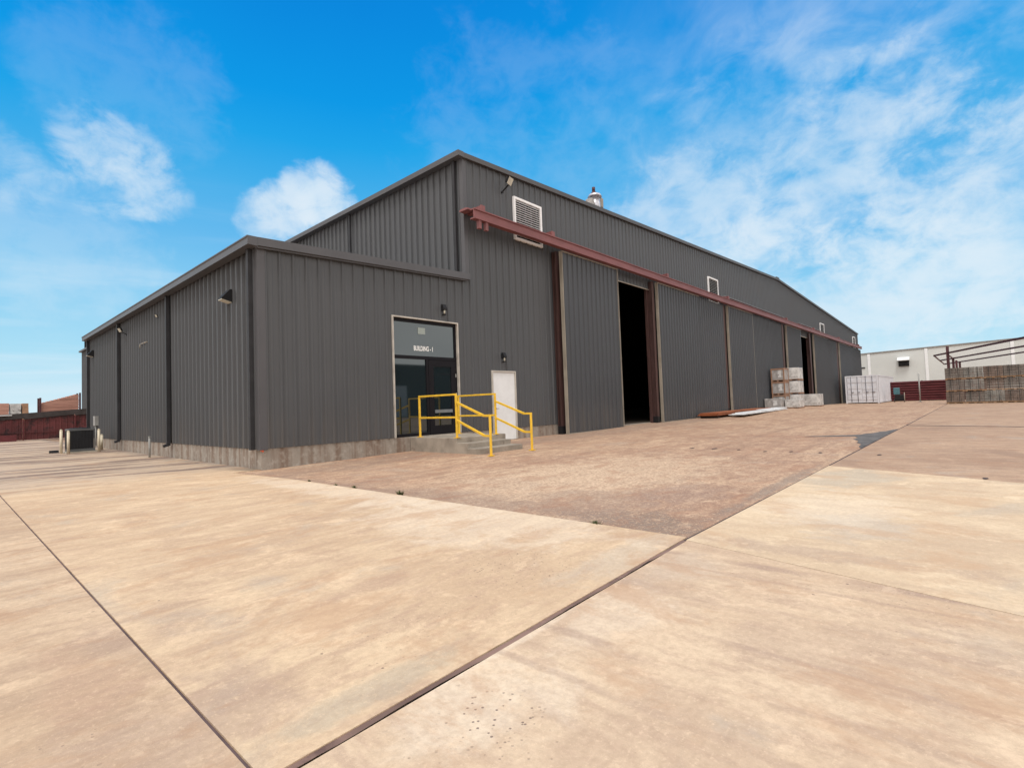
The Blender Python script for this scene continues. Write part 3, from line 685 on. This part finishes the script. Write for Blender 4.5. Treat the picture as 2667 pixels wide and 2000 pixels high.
sdoor(27.10, 31.60, y=-.42); sdoor(31.66, 35.6, y=-.36, left=False, top=False, right=False); sdoor(35.62, 38.9, y=-.30, left=False, top=False, right=False)
sdoor(39.9, 44.35, y=-.42, right=False)
sdoor(48.95, 54.8, y=-.42, right=False); sdoor(54.82, 59.5, y=-.36, left=False, top=False, right=False)
sdoor(60.75, 68.0, y=-.42, right=False); sdoor(68.05, 75.0, y=-.36, left=False, top=False, right=False)
# header sheet over the opening
b_ = MB(); ribbed(b_, 'x', -1, -.10, OPEN1[0] - .3, OPEN1[1] - .55, 6.28, lambda x: 6.92); b_.build("opening_header", M_WALL, wh)
b_ = MB(); b_.box(OPEN1[0] - .3, OPEN1[1] - .55, -.135, -.09, 6.24, 6.279); b_.build("header_trim", M_CREAM, wh)
b_ = MB(); ribbed(b_, 'x', -1, -.10, OPEN2[0] - .2, OPEN2[1] - .4, 6.22, lambda x: 6.9); b_.box(OPEN2[0] - .2, OPEN2[1] - .4, -.135, -.09, 6.16, 6.219, mi=1); b_.build("opening_header", [M_WALL, M_CREAM], wh)

# ------------------------------------------------------------------ lights on the walls
def wall_lamp(x, z, label):
    t = empty("wall_lamp", (x, -.034, z), 0, label, "wall lamp", "dark lamps over the entrances"); t.scale = (.8, .8, .85)
    b_ = MB(); b_.prism([(0, .17), (-.06, .17), (-.13, .05), (-.13, -.03), (0, -.06)], 'x', -.085, .085); b_.build("lamp_housing", M_FIX, t, .008)
    b_ = MB(); b_.cyl((0, -.07, -.03), (0, -.07, -.16), .035, .028, 14); b_.build("photo_lens", M_LENS, t)
    b_ = MB(); b_.box(-.05, .05, -.10, -.0, -.20, -.16); b_.build("lamp_guard", M_FIX, t)
    return t
wall_lamp(5.12, 3.92, "small dark wall lamp above the glass entrance of the low annex")
wall_lamp(7.58, 2.66, "small dark wall lamp directly above the white personnel door")
def wall_pack(x, y, z, label):
    t = empty("wall_pack", (x, y, z), 0, label, "wall light", "wedge lights on the left side wall")
    b_ = MB(); b_.prism([(-.046, .15), (-.09, .15), (-.27, -.06), (-.27, -.09), (-.046, -.15)], 'y', -.12, .12); b_.build("housing", M_FIX, t, .006)
    b_ = MB(); b_.prism([(-.27, -.092), (-.06, -.146), (-.06, -.16), (-.27, -.105)], 'y', -.11, .11); b_.build("lens", M_LENS, t)
    return t
wall_pack(0, 1.45, 3.86, "black wedge-shaped wall light nearest the front corner of the annex side wall")
wall_pack(0, 17.2, 4.02, "black wedge-shaped wall light at the far end of the annex side wall")
def flood(x, y, z, d, size, label, tilt=.5):
    """bracket from wall with tilted head; d = outward unit (x,y)"""
    t = empty("flood_light", (x, y, z), 0, label, "floodlight", "floodlights on brackets")
    o = Vector((d[0], d[1], 0)); s_ = o.cross(Vector((0, 0, 1)))
    b_ = MB(); b_.cyl((0, 0, 0), tuple(o * .05), .06 * size, n=12); b_.bar((0, 0, 0), tuple(o * .45 * size + Vector((0, 0, .22 * size))), .05 * size); b_.build("bracket", M_FIX, t)
    c = o * .55 * size + Vector((0, 0, .36 * size)); n = (o * .8 + Vector((0, 0, -.45)) + s_ * -.2).normalized()
    u = n.cross(Vector((0, 0, 1))).normalized(); w = u.cross(n)
    def head(a, b2, h, dep0, dep1, name, mt):
        q = MB(); vs = []
        for dd, k in ((dep0, b2), (dep1, a)):
            for i, j in ((-1, -1), (1, -1), (1, 1), (-1, 1)): vs.append(q.bm.verts.new(c + u * i * k * size + w * j * k * h * size + n * dd * size))
        for f in ((3, 2, 1, 0), (4, 5, 6, 7), (0, 1, 5, 4), (1, 2, 6, 5), (2, 3, 7, 6), (3, 0, 4, 7)): q.bm.faces.new([vs[i] for i in f])
        q.build(name, mt, t)
    head(.21, .13, .85, -.16, 0, "lamp_head", M_FIX); head(.19, .19, .85, .002, .02, "lens", M_LENS)
    return t
flood(7.80, -.034, 8.10, (0, -1), .70, "pale-faced floodlight on a bracket high above the first louvre")
flood(0, 11.35, 4.15, (-1, 0), .42, "small grey floodlight under the gutter in the middle bay of the annex side wall")
flood(0, 7.2, 4.15, (-1, 0), .22, "tiny camera-like light near the middle downspout of the annex side wall")
t = empty("conduit_arm", (-.03, 9.1, 3.60), 0, "short pale conduit arm sticking from the middle bay of the side wall", "conduit")
b_ = MB(); b_.cyl((0, -.45, 0), (0, .4, 0), .022, n=10); b_.cyl((0, .4, 0), (0, .4, -.12), .02, n=10); b_.build("pipe", M_CREAM, t)
t = empty("meter_panel", (-.03, 16.4, .95), 0, "small grey utility box with conduits on the wall behind the air conditioner", "utility box")
b_ = MB(); b_.box(-.12, 0, -.18, .18, -.05, .35); b_.build("box_body", M_GREYP, t)
for y in (0, .1): b_ = MB(); b_.cyl((-.06, y, -.9), (-.06, y, -.052), .025, n=10); b_.build("conduit", M_GREYP, t)

# ------------------------------------------------------------------ concrete landing and steps, yellow rails
steps = empty("entrance_steps", (3.86, 0, 0), 0, "grey concrete landing with two treads below the glass entrance", "steps")
steps.location = (0, 0, 0)
b_ = MB(); b_.box(3.86, 5.62, -1.84, -.005, -.2, .358); b_.build("landing", M_STEP, steps, .01)
b_ = MB(); b_.box(3.86, 5.40, -2.22, -1.842, -.2, .235); b_.build("tread", M_STEP, steps, .008)
b_ = MB(); b_.box(3.86, 5.40, -2.62, -2.222, -.2, .115); b_.build("tread", M_STEP, steps, .008)
def rail(x, xs, xe, label):
    t = empty("handrail", (x, -1.8, .358), 0, label, "handrail", "yellow handrails at the entrance steps")
    T = .045
    g_ = Vector((x, -1.8, .358))
    def P(a, b, c): return tuple(Vector((a, b, c)) - g_)
    def bar(name, p, q, ext=0.):
        b_ = MB(); b_.bar(P(*p), P(*q), T, ext=ext); b_.build(name, M_YEL, t, .006)
    bar("post", (x, -.36, .36), (x, -.36, 1.40)); bar("post", (x, -1.80, .36), (x, -1.80, 1.40)); bar("post", (xe, -3.2, 0), (xe, -3.2, .89))
    bar("top_rail", (x, -.34, 1.42), (x, -1.82, 1.42)); bar("mid_rail", (x, -.38, .86), (x, -1.78, .86))
    b_ = MB(); b_.bar(P(x, -1.825, 1.22), P(xs, -2.95, .89), T); b_.bar(P(xs, -2.95, .89), P(xe, -3.22, .89), T); b_.build("stair_rail", M_YEL, t)
    b_ = MB(); b_.bar(P(x, -1.825, .78), P(xs, -2.95, .44), T); b_.bar(P(xs, -2.95, .44), P(xe, -3.18, .44), T); b_.build("stair_mid_rail", M_YEL, t)
    for q in ((x, -.36, .363), (x, -1.80, .363), (xe, -3.2, .004)):
        p = P(*q); b_ = MB(); b_.box(p[0] - .06, p[0] + .06, p[1] - .06, p[1] + .06, p[2] - .004, p[2] + .01); b_.build("base_plate", M_YEL, t)
rail(3.92, 3.72, 3.66, "yellow handrail on the left edge of the landing, in front of the glass door")
rail(5.30, 5.12, 5.08, "yellow handrail on the right edge of the landing, in front of the white door")

# ------------------------------------------------------------------ air conditioner, bollards, pipe
ac = empty("condenser_unit", (-1.05, 13.3, -.03), 0, "dark finned air conditioning condenser standing between cream bollards", "air conditioner")
b_ = MB(); b_.box(-.46, .46, -.52, .48, -.05, .05); b_.build("pad", M_PADC, ac)
b_ = MB(); w = .38
b_.box(-w, w, -w, w, .055, .14); b_.box(-w, w, -w, w, .80, .87)
for a, b in ((-1, -1), (1, -1), (1, 1), (-1, 1)): b_.box(a * w - .03 * (a > 0), a * w + .03 * (a < 0), b * w - .03 * (b > 0), b * w + .03 * (b < 0), .14, .80)
b_.build("casing", M_ACT, ac)
b_ = MB(); b_.box(-w + .04, w - .04, -w + .04, w - .04, .14, .80)
for i in range(17):
    q = -w + .05 + i * (2 * w - .1) / 16
    b_.box(q - .004, q + .004, -w + .008, -w + .04, .14, .80); b_.box(-w + .008, -w + .04, q - .004, q + .004, .14, .80)
b_.build("coil_guard", M_AC, ac)
b_ = MB(); b_.cyl((0, 0, .871), (0, 0, .89), .30, n=24)
for i in range(6): a = i * math.pi / 6; b_.bar((-.3 * math.cos(a), -.3 * math.sin(a), .90), (.3 * math.cos(a), .3 * math.sin(a), .90), .012)
b_.build("fan_grille", M_AC, ac)
bl0 = None
for i, (x, y, hgt, lab) in enumerate([(-1.60, 13.15, .86, "cream steel bollard farthest left, standing free of the air conditioner"), (-1.47, 12.62, .82, "cream steel bollard at the near left corner of the air conditioner"),
                                 (-.60, 12.72, .84, "cream steel bollard at the right corner of the air conditioner"), (-.30, 14.0, .60, "short cream bollard against the wall plinth behind the air conditioner")]):
    if bl0 is None:
        t = bl0 = empty("bollard", (0, 0, 0))
        b_ = MB(); b_.cyl((0, 0, 0), (0, 0, .78), .043, n=20); b_.build("post", M_BOLL, t)
        b_ = MB(); b_.cyl((0, 0, .78), (0, 0, .81), .043, .038, 20); b_.cyl((0, 0, .81), (0, 0, .83), .038, .02, 20); b_.build("cap", M_BOLL, t)
    else: t = copy_tree(bl0)
    t.location = (x, y, hz(x, y)); t.scale = (1, 1, hgt / .83); tag(t, lab, "bollard", "cream bollards round the air conditioner")
t = empty("vent_pipe", (-.35, 7.05, -.05), 0, "thin grey pipe standing upright by the middle bay of the side wall", "pipe")
b_ = MB(); b_.cyl((0, 0, 0), (0, 0, .60), .028, n=14); b_.cyl((0, 0, .60), (0, 0, .63), .036, n=14); b_.build("pipe", M_GREYP, t)
t = empty("wheel_stop", (-1.72, 13.9, -.01), 0, "low black block lying left of the cream bollards", "block")
b_ = MB(); b_.prism([(-.09, 0), (.09, 0), (.05, .09), (-.05, .09)], 'x', -.12, .14); b_.build("block", M_FIX, t)

# ------------------------------------------------------------------ roof exhaust
t = empty("roof_exhaust", (14.25, .45, zm(14.25) + .14), 0, "small silver foil-wrapped exhaust with dark cap standing on the roof edge", "roof vent")
t.scale = (1.25, 1.25, 1.15)
b_ = MB(); b_.cyl((0, 0, 0), (0, 0, .62), .20, .17, 12); b_.cyl((0, 0, .62), (0, 0, .72), .25, .20, 12); b_.build("duct", M_SILV, t)
b_ = MB(); b_.cyl((-.05, 0, .72), (-.05, 0, .83), .13, .05, 12); b_.cyl((-.05, 0, .83), (-.05, 0, .98), .055, n=10); b_.build("cap", M_PURP, t)
b_ = MB(); b_.box(.16, .40, -.10, .14, .30, .66); b_.box(.22, .30, -.05, .05, 0, .30); b_.build("motor_box", M_CREAM, t, .02)
b_ = MB(); b_.box(-.52, -.20, -.15, .15, 0, .30); b_.box(-.40, -.20, -.12, .12, .30, .46); b_.build("side_box", M_WRAP, t, .02)

# ------------------------------------------------------------------ steel plates by the doors
t = empty("rusted_plates", (26.2, -1.05, hh(24)), R(1.5), "flat stack of rust-brown steel plates on the ground by the sliding doors", "steel plates")
b_ = MB()
for i in range(4):
    o = random.uniform(-.05, .05); b_.box(-5.0 + i * .10, 5.0 + o, -.50 + i * .01, .50 - i * .01, .10 + i * .035, .127 + i * .035)
b_.build("plate_stack", M_RUST, t)
for x in (-4.7, -2.2, .5, 3.2, 4.7): b_ = MB(); b_.box(x, x + .12, -.45, .45, -.02, .098); b_.build("bearer", M_UNDER, t)
t = empty("white_sheets", (27.4, -2.0, hh(27) * .85), R(3), "low stack of bright white metal sheets lying beside the rusted plates", "metal sheets")
b_ = MB()
for i in range(3): b_.box(-5.2 + i * .5, 5.0 - i * .15, -.36 + i * .02, .40 - i * .03, .06 + i * .03, .083 + i * .03)
b_.box(.6, 5.6, -.16, .52, .152, .175)
b_.build("sheet_stack", M_GALV, t)
for x in (-4.6, -1.5, 1.5, 4.5): b_ = MB(); b_.box(x, x + .12, -.32, .36, -.02, .059); b_.build("bearer", M_UNDER, t)

# ------------------------------------------------------------------ wrapped crates by the doors
def crate(x0, y1, z0, dx, dy, dz, body, label, framed=True, name="wrapped_crate"):
    t = empty(name, (x0 + dx / 2, y1 - dy / 2, z0), 0, label, "crate", "wrapped crates stacked at the far sliding doors")
    a, b = dx / 2, dy / 2
    q = MB(); q.box(-a + .02, a - .02, -b + .02, b - .02, .10, dz - .02); q.build("wrapped_load", body, t, .02)
    if framed:
        q = MB(); f = .075
        for i, j in ((-1, -1), (1, -1), (1, 1), (-1, 1)): q.box(i * a - f * (i > 0), i * a + f * (i < 0), j * b - f * (j > 0), j * b + f * (j < 0), .10, dz)
        for j in (-1, 1): q.box(-a + f, a - f, j * b - .02 * (j > 0), j * b + .02 * (j < 0), dz - .10, dz); 
        for i in (-1, 1): q.box(i * a - .02 * (i > 0), i * a + .02 * (i < 0), -b + f, b - f, dz - .10, dz)
        q.build("timber_frame", M_CARD, t)
    q = MB(); q.box(-a, a, -b, b, .07, .098)
    for k in (-1, 0, 1): q.box(-a, a, k * (b - .06) - .05, k * (b - .06) + .05, 0, .068)
    q.build("pallet", M_CARD, t)
    q = MB(); q.box(-a - .004, -a + .016, -b * .55, -b * .05, dz * .30, dz * .80); q.build("label_sheet", M_WRAPL, t)
    return t
zc = .22; H = .93
for k, nm in enumerate(("bottom", "middle", "top")):
    crate(34.55, -.58, zc + k * H, 1.15, .86, H - .02, M_WRAP, f"brown-framed crate at the {nm} of the left stack of wrapped crates", True)
for k, nm in enumerate(("bottom", "middle", "top")):
    crate(35.85, -.98, zc + k * (H + .02), 1.2, 1.08, H, M_WRAPL, f"pale plastic-wrapped crate at the {nm} of the right stack of wrapped crates", False)
crate(33.15, -.45, zc - .03, 1.2, 1.05, .74, M_WRAP, "low grey wrapped crate on the ground in front of the left crate stack", False)
crate(33.9, -1.52, zc - .05, 1.2, .95, .66, M_WRAPL, "low pale wrapped crate on the ground in front of the right crate stack", False)
crate(39.2, -1.25, zc - .06, 1.2, 1.35, .98, M_WRAPL, "single grey wrapped crate on the ground right of the crate stacks", False)

# ------------------------------------------------------------------ shipping container
ct = empty("shipping_container", (56.6, -4.18, 0), 0, "white shipping container with barred end doors beyond the end of the warehouse", "container")
L, W, Hc = 12.2, 2.75, 2.78
b_ = MB()
def corr(p0, p1, z0, z1, out, mb):
    p0 = Vector(p0); p1 = Vector(p1); n = int((p1 - p0).length / .14); prev = None; o = Vector(out)
    for i in range(n + 1):
        p = p0.lerp(p1, i / n) - o * (.035 if (i // 2) % 2 else 0)
        a = mb.bm.verts.new((p.x, p.y, z0)); b = mb.bm.verts.new((p.x, p.y, z1))
        if prev: mb.bm.faces.new([prev[0], a, b, prev[1]])
        prev = (a, b)
corr((0, 0), (L, 0), .15, Hc - .1, (0, -1), b_); corr((0, W), (L, W), .15, Hc - .1, (0, 1), b_); corr((L, 0), (L, W), .15, Hc - .1, (1, 0), b_)
b_.quad((0, 0, Hc - .03), (L, 0, Hc - .03), (L, W, Hc - .03), (0, W, Hc - .03)); b_.build("side_panels", M_CONT, ct)
b_ = MB()
for y in (0, W - .14): b_.box(-.03, .13, y, y + .14, .02, Hc)
b_.box(-.02, .1, .14, W - .14, .10, .28); b_.box(-.02, .1, .14, W - .14, Hc - .14, Hc); b_.box(.13, L, -.02, .06, .05, .20); b_.box(.13, L, -.02, .06, Hc - .12, Hc - .01)
b_.build("frame", M_CONT, ct)
for k in (0, 1):
    ya = .15 + k * (W - .3) / 2; yb_ = ya + (W - .3) / 2 - .015
    b_ = MB(); b_.box(.0, .05, ya, yb_, .29, Hc - .15)
    for z in ((.42, .95, 1.48, 2.10) if k else (.36, .62, 1.12, 1.38, 2.05)): b_.box(-.03, .001, ya + .04, yb_ - .04, z, z + (.34 if k else .18))
    d = b_.build("end_door", M_CONT, ct)
    for f in (.28, .72):
        b_ = MB(); yy = ya + (yb_ - ya) * f; b_.cyl((-.05, yy, .20), (-.05, yy, Hc - .08), .026, n=8)
        b_.box(-.075, -.045, yy - .20, yy + .03, 1.12, 1.16); b_.build("lock_bar", M_CONTD, d)

# ------------------------------------------------------------------ maroon steel wall, pole, small plant
t = empty("maroon_steel_wall", (66, -3, 0), 0, "long dark red wall of horizontally ribbed steel behind the container", "steel wall")
b_ = MB(); prof = []
n = 8
for i in range(n):
    z = .05 + i * .265; b_.prism([(.0, z), (-.10, z + .03), (-.10, z + .17), (0, z + .20), (.12, z + .20), (.12, z)], 'y', -9.0, .5)
b_.build("ribbed_panel", M_MAROON, t)
b_ = MB(); b_.box(.121, .16, -9.0, .5, 0.0, 2.12); b_.build("backing_sheet", M_MAROON, t)
for y in (.3, -3.9, -8.4): b_ = MB(); b_.box(.17, .30, y - .08, y + .08, 0, 2.15); b_.build("support_post", M_PURP, t)
t = empty("marker_pole", (58, -7.2, 0), 0, "thin grey upright pole in front of the maroon steel wall", "pole")
b_ = MB(); b_.cyl((0, 0, 0), (0, 0, 2.72), .055, n=12); b_.build("pole", M_GREYP, t); b_ = MB(); b_.cyl((0, 0, 0), (0, 0, .05), .14, n=12); b_.build("foot", M_GREYP, t)
t = empty("pump_cart", (60.5, -5.35, 0), 0, "small dark machine with teal cover beside the white container", "machine")
b_ = MB(); b_.box(-.4, .4, -.42, .30, .15, .75); b_.build("body", M_FIX, t, .03)
b_ = MB(); b_.box(-.35, .2, -.1, .38, .76, 1.45); b_.build("cover", M_TEAL, t, .04)
for y in (-.49, .31): b_ = MB(); b_.cyl((-.25, y, .17), (-.25, y + .06, .17), .17, n=14); b_.build("wheel", M_STRAP, t)
b_ = MB(); b_.cyl((-.45, -.5, 0), (-.45, -.5, .95), .035, n=8); b_.build("post", M_CREAM, t)

# ------------------------------------------------------------------ stacks of bundled pavers/boards
def bundle_src(mt, wy, h):
    t = empty("block_bundle", (0, 0, 0))
    q = MB(); D = 1.2
    rows = 4; cols = 5
    for i in range(rows):
        for j in range(cols):
            
            e = random.uniform(0, .02)
            q.box(e, D, -wy + j * wy / cols + .006, -wy + (j + 1) * wy / cols - .006, .11 + i * (h - .12) / rows + .014, .11 + (i + 1) * (h - .12) / rows)
    q.build("block_load", mt, t)
    q = MB(); q.box(-.02, D, -wy, 0, .055, .108); q.box(.25, .6, -wy, 0, 0, .0545)
    for k in (0, 1, 2): q.box(-.02, D, -wy + k * (wy - .14) / 2, -wy + k * (wy - .14) / 2 + .14, 0, .054)
    q.build("pallet", M_DUN, t)
    for f in (.28, .72): q = MB(); q.box(-.012, .03, -wy * f - .014, -wy * f + .014, .11, h - .005); q.build("strap", M_STRAP, t)
    return t
mts = [pmat("block_grey", (.165, .145, .13), .85, var=.3, vscale=1.5, dark=(.10, .075, .065), dthr=(.5, .7)), pmat("block_brown", (.155, .118, .10), .85, var=.3, vscale=1.5, dark=(.30, .28, .26), dthr=(.58, .75)),
       pmat("block_pale", (.205, .195, .18), .8, var=.3, vscale=2, dark=(.13, .09, .075), dthr=(.5, .7))]
hs = (.90, .90, .90)
colsY = [-9.50, -10.60, -11.66, -12.76, -13.88, -14.98, -16.08]
ordn = ["leftmost", "second", "third", "fourth", "fifth", "sixth", "seventh"]
srcs = {}
for ci, y in enumerate(colsY):
    for k in range(3):
        mi = (ci * 2 + k * 3 + (k == 0)) % 3
        if mi not in srcs: t = srcs[mi] = bundle_src(mts[mi], 1.08, .90)
        else: t = copy_tree(srcs[mi])
        t.location = (47 + random.uniform(-.06, .06), y + random.uniform(-.02, .02), k * .905 + (.02 * min(ci, 4)) * 0)
        tag(t, f"strapped block bundle, {('bottom', 'middle', 'top')[k]} of the {ordn[ci]} column in the block wall at right", "block bundle", "strapped block bundles stacked at the right")
# second row standing behind
# ------------------------------------------------------------------ dark steel rack frame
t = empty("steel_rack", (60, -9, 0), 0, "tall dark maroon steel frame with long rails rising behind the block bundles", "steel frame")
def rel(p): return (p[0] - 60, p[1] + 9, p[2])
zr = 4.45
A = (61.1, -8.3, zr); d_ = Vector((45.3 - 61.1, -13.9 + 8.3, 0)).normalized()
Bn = (85.2, -8.2, zr)
mid = tuple((Vector(A) + Vector(Bn)) / 2)
for i, S in enumerate((A, mid, Bn)):
    E = Vector(S) + d_ * (34 if i == 0 else 46 if i == 1 else 60)
    b_ = MB(); b_.bar(rel(S), rel(E), .13, .14); b_.build("rail", M_PURP, t)
b_ = MB(); b_.bar(rel(A), rel(Bn), .10, .10); b_.build("end_beam", M_PURP, t)
for S, k, z in ((A, 3.4, zr + .6), (mid, 3.75, zr), (tuple((Vector(mid) + Vector(Bn)) / 2), 4.25, zr), (Bn, 4.9, zr)):
    p = Vector(S) + d_ * k
    b_ = MB(); b_.box(p.x - 60 - .11, p.x - 60 + .11, p.y + 9 - .11, p.y + 9 + .11, 0, z); b_.build("post", M_PURP, t)
p = Vector(mid) + d_ * 9.0
b_ = MB(); b_.bar(rel((Vector(A) + d_ * 3)), rel((Vector(mid) + d_ * 3.75)), .08, .12); b_.build("cross_beam", M_PURP, t)

# ------------------------------------------------------------------ white building far right
wb = empty("white_building", (95, 0, 0), 0, "long white tilt-panel building with grey cap beyond the yard at right", "building")
def zw(y): return 7.18 + (2.46 - y) * .027
b_ = MB(); b_.prism([(14, 0), (14, zw(14)), (-60, zw(-60)), (-60, 0)], 'x', 0, 30); b_.build("wall", M_WWALL, wb)
b_ = MB(); b_.prism([(14, zw(14) + .003), (14, zw(14) + .16), (-60, zw(-60) + .16), (-60, zw(-60) + .003)], 'x', -.12, 30); b_.build("roof_cap", M_WTRIM, wb)
for y in (1.32, -5.85, -15.2, -24.5, -34, 8.5):
    b_ = MB(); b_.box(-.10, -.004, y - .18, y + .18, 0, zw(y) - .05); b_.build("downpipe", M_WHITE, wb)
b_ = MB(); b_.prism([(-.004, 6.30), (-1.0, 5.85), (-1.0, 5.75), (-.004, 5.75)], 'y', -3.85, -2.35); b_.build("hood", M_WHITE, wb)
b_ = MB(); b_.box(-.25, -.004, -3.75, -2.45, 4.9, 5.745); b_.build("dark_grille", M_FIX, wb)
b_ = MB(); b_.box(-.1, -.004, 1.9, 2.35, 4.95, 5.12); b_.build("lamp", M_FIX, wb)
t = empty("added_warehouse", (45, -52, 0), 0, "added dark warehouse behind the camera, made up to darken the entrance glass reflection", "building")  # unseen building, added only for the entrance glass to reflect
b_ = MB(); b_.box(-45, 45, -30, 0, 0, 7.6); b_.build("wall", M_DARK, t)
b_ = MB(); b_.prism([(-30.3, 7.61), (.3, 7.61), (.3, 7.8), (-15, 8.6), (-30.3, 7.8)], 'x', -45.2, 45.2); b_.build("roof", M_RAKE, t)
for x in (-25, -5, 15): b_ = MB(); b_.box(x - 2.4, x + 2.4, .003, .06, 0, 4.6); b_.build("added_dock_door", M_WWALL, t)
# ------------------------------------------------------------------ left background
t = empty("red_panel_fence", (0, 35, 0), 0, "long weathered dark red panel fence with blackened top at the left", "fence")
fz = lambda x: max(1.62, min(2.15, 1.69 + (x + 1.9) * .068))
xs = [-32.0 + 2.6 * i for i in range(17)]
for i, x in enumerate(xs[:-1]):
    b_ = MB(); ribbed(b_, 'x', -1, 0, x + .05, x + 2.55, .03, lambda u: fz(u) - .1, h=.02)
    b_.box(x + .05, x + 2.55, -.05, -.025, .48, .56); b_.build("fence_panel", M_FENCE, t)
    b_ = MB(); b_.prism([(x, fz(x) - .40), (x + 2.6, fz(x + 2.6) - .33), (x + 2.6, fz(x + 2.6)), (x, fz(x))], 'y', -.09, .06); b_.build("top_board", M_FTOP, t)
for x in xs: b_ = MB(); b_.box(x - .04, x + .04, -.085, .06, 0, fz(x) - .41); b_.build("fence_post", M_MAROON, t)
t = empty("pale_board", (-3.1, 34.93, fz(-3.1)), 0, "thin pale board lying along the top of the red fence at the left edge", "board")
b_ = MB(); b_.box(-3.0, 1.75, -.14, .12, .004, .055); b_.build("board", M_WHITE, t)
t = empty("steel_channel", (-5.5, 34.2, 0), 0, "low dark red steel section lying at the foot of the red fence", "steel section")
b_ = MB(); b_.prism([(-.25, 0), (.25, 0), (.25, .06), (.05, .06), (.05, .34), (.25, .34), (.25, .40), (-.25, .40)], 'x', -5, 4.3); b_.build("channel", M_MAROON, t)
t = empty("timber_stack", (1.45, 38.2, 0), 0, "stack of pinkish timber rising to the right between dark stakes behind the red fence", "timber stack")
b_ = MB()
for i in range(46):
    z = .1 + i * .068; xl = -1.1 if z < 2.45 else -1.1 + (z - 2.45) / .62 * 1.95
    if xl > .75: break
    o = random.uniform(-.02, .02); b_.box(xl, .92 + o, -.5 + o, .5, z, z + .063)
    
b_.build("boards", M_PINK, t)
for x, z in ((-1.17, 2.86), (.99, 3.2)):
    for y in (-.58, .52): b_ = MB(); b_.box(x - .05, x + .05, y - .03, y + .07, 0, z); b_.build("stake", M_PURP, t)
for i, (x, w, hh_, lab) in enumerate([(-.50, .34, 2.48, "tan block stack at the right end of the row behind the red fence"), (-.98, .56, 2.47, "grey-tan block stack second from the right end behind the red fence"), (-1.70, .80, 2.50, "reddish tan block stack at the left edge of the picture behind the red fence")]):
    t = empty("block_stack", (x, 38, 0), 0, lab, "block stack", "block stacks behind the red fence")
    b_ = MB()
    nn = 9
    for k in range(nn): b_.box(-w / 2 + random.uniform(0, .02), w / 2 - random.uniform(0, .02), -.5, .5, .12 + k * (hh_ - .12) / nn + .006, .12 + (k + 1) * (hh_ - .12) / nn)
    b_.build("blocks", (M_TAN, M_WRAPL, M_PINK)[i], t)
    b_ = MB(); b_.box(-w / 2, w / 2, -.5, .5, 0, .12); b_.build("pallet", M_DUN, t)

# ------------------------------------------------------------------ weeds in the joint
for (x, y, s_, lab) in [(-.52, -3.14, .035, "tiny weed tuft in the slab joint nearest the building corner"), (-.54, -4.02, .035, "tiny weed tuft, second from the building corner in the joint"),
                   (-.53, -4.52, .045, "small weed tuft, third from the building corner in the joint"), (-.52, -5.62, .065, "taller weed tuft midway along the slab joint"),
                   (-.56, -8.66, .05, "broad low weed tuft near where the slab joints meet")]:
    bm = bmesh.new()
    for k in range(60):
        a = random.uniform(0, 6.28); r = s_ * random.uniform(.1, 1); hgt = s_ * random.uniform(.4, 1.1); wd = s_ * .12
        p = Vector((r * .3 * math.cos(a), r * .8 * math.sin(a), 0)); q = p + Vector((r * .7 * math.cos(a), r * math.sin(a), hgt)); n = Vector((-math.sin(a), math.cos(a), 0)) * wd
        bm.faces.new([bm.verts.new(p - n), bm.verts.new(p + n), bm.verts.new(q + n * .2)])
    me = bpy.data.meshes.new("weed"); bm.to_mesh(me); bm.free(); me.materials.append(M_WEED)
    o = bpy.data.objects.new("weed", me); COL.objects.link(o); o.location = (x, y, -.015); tag(o, lab, "weed", "weeds in the slab joint")
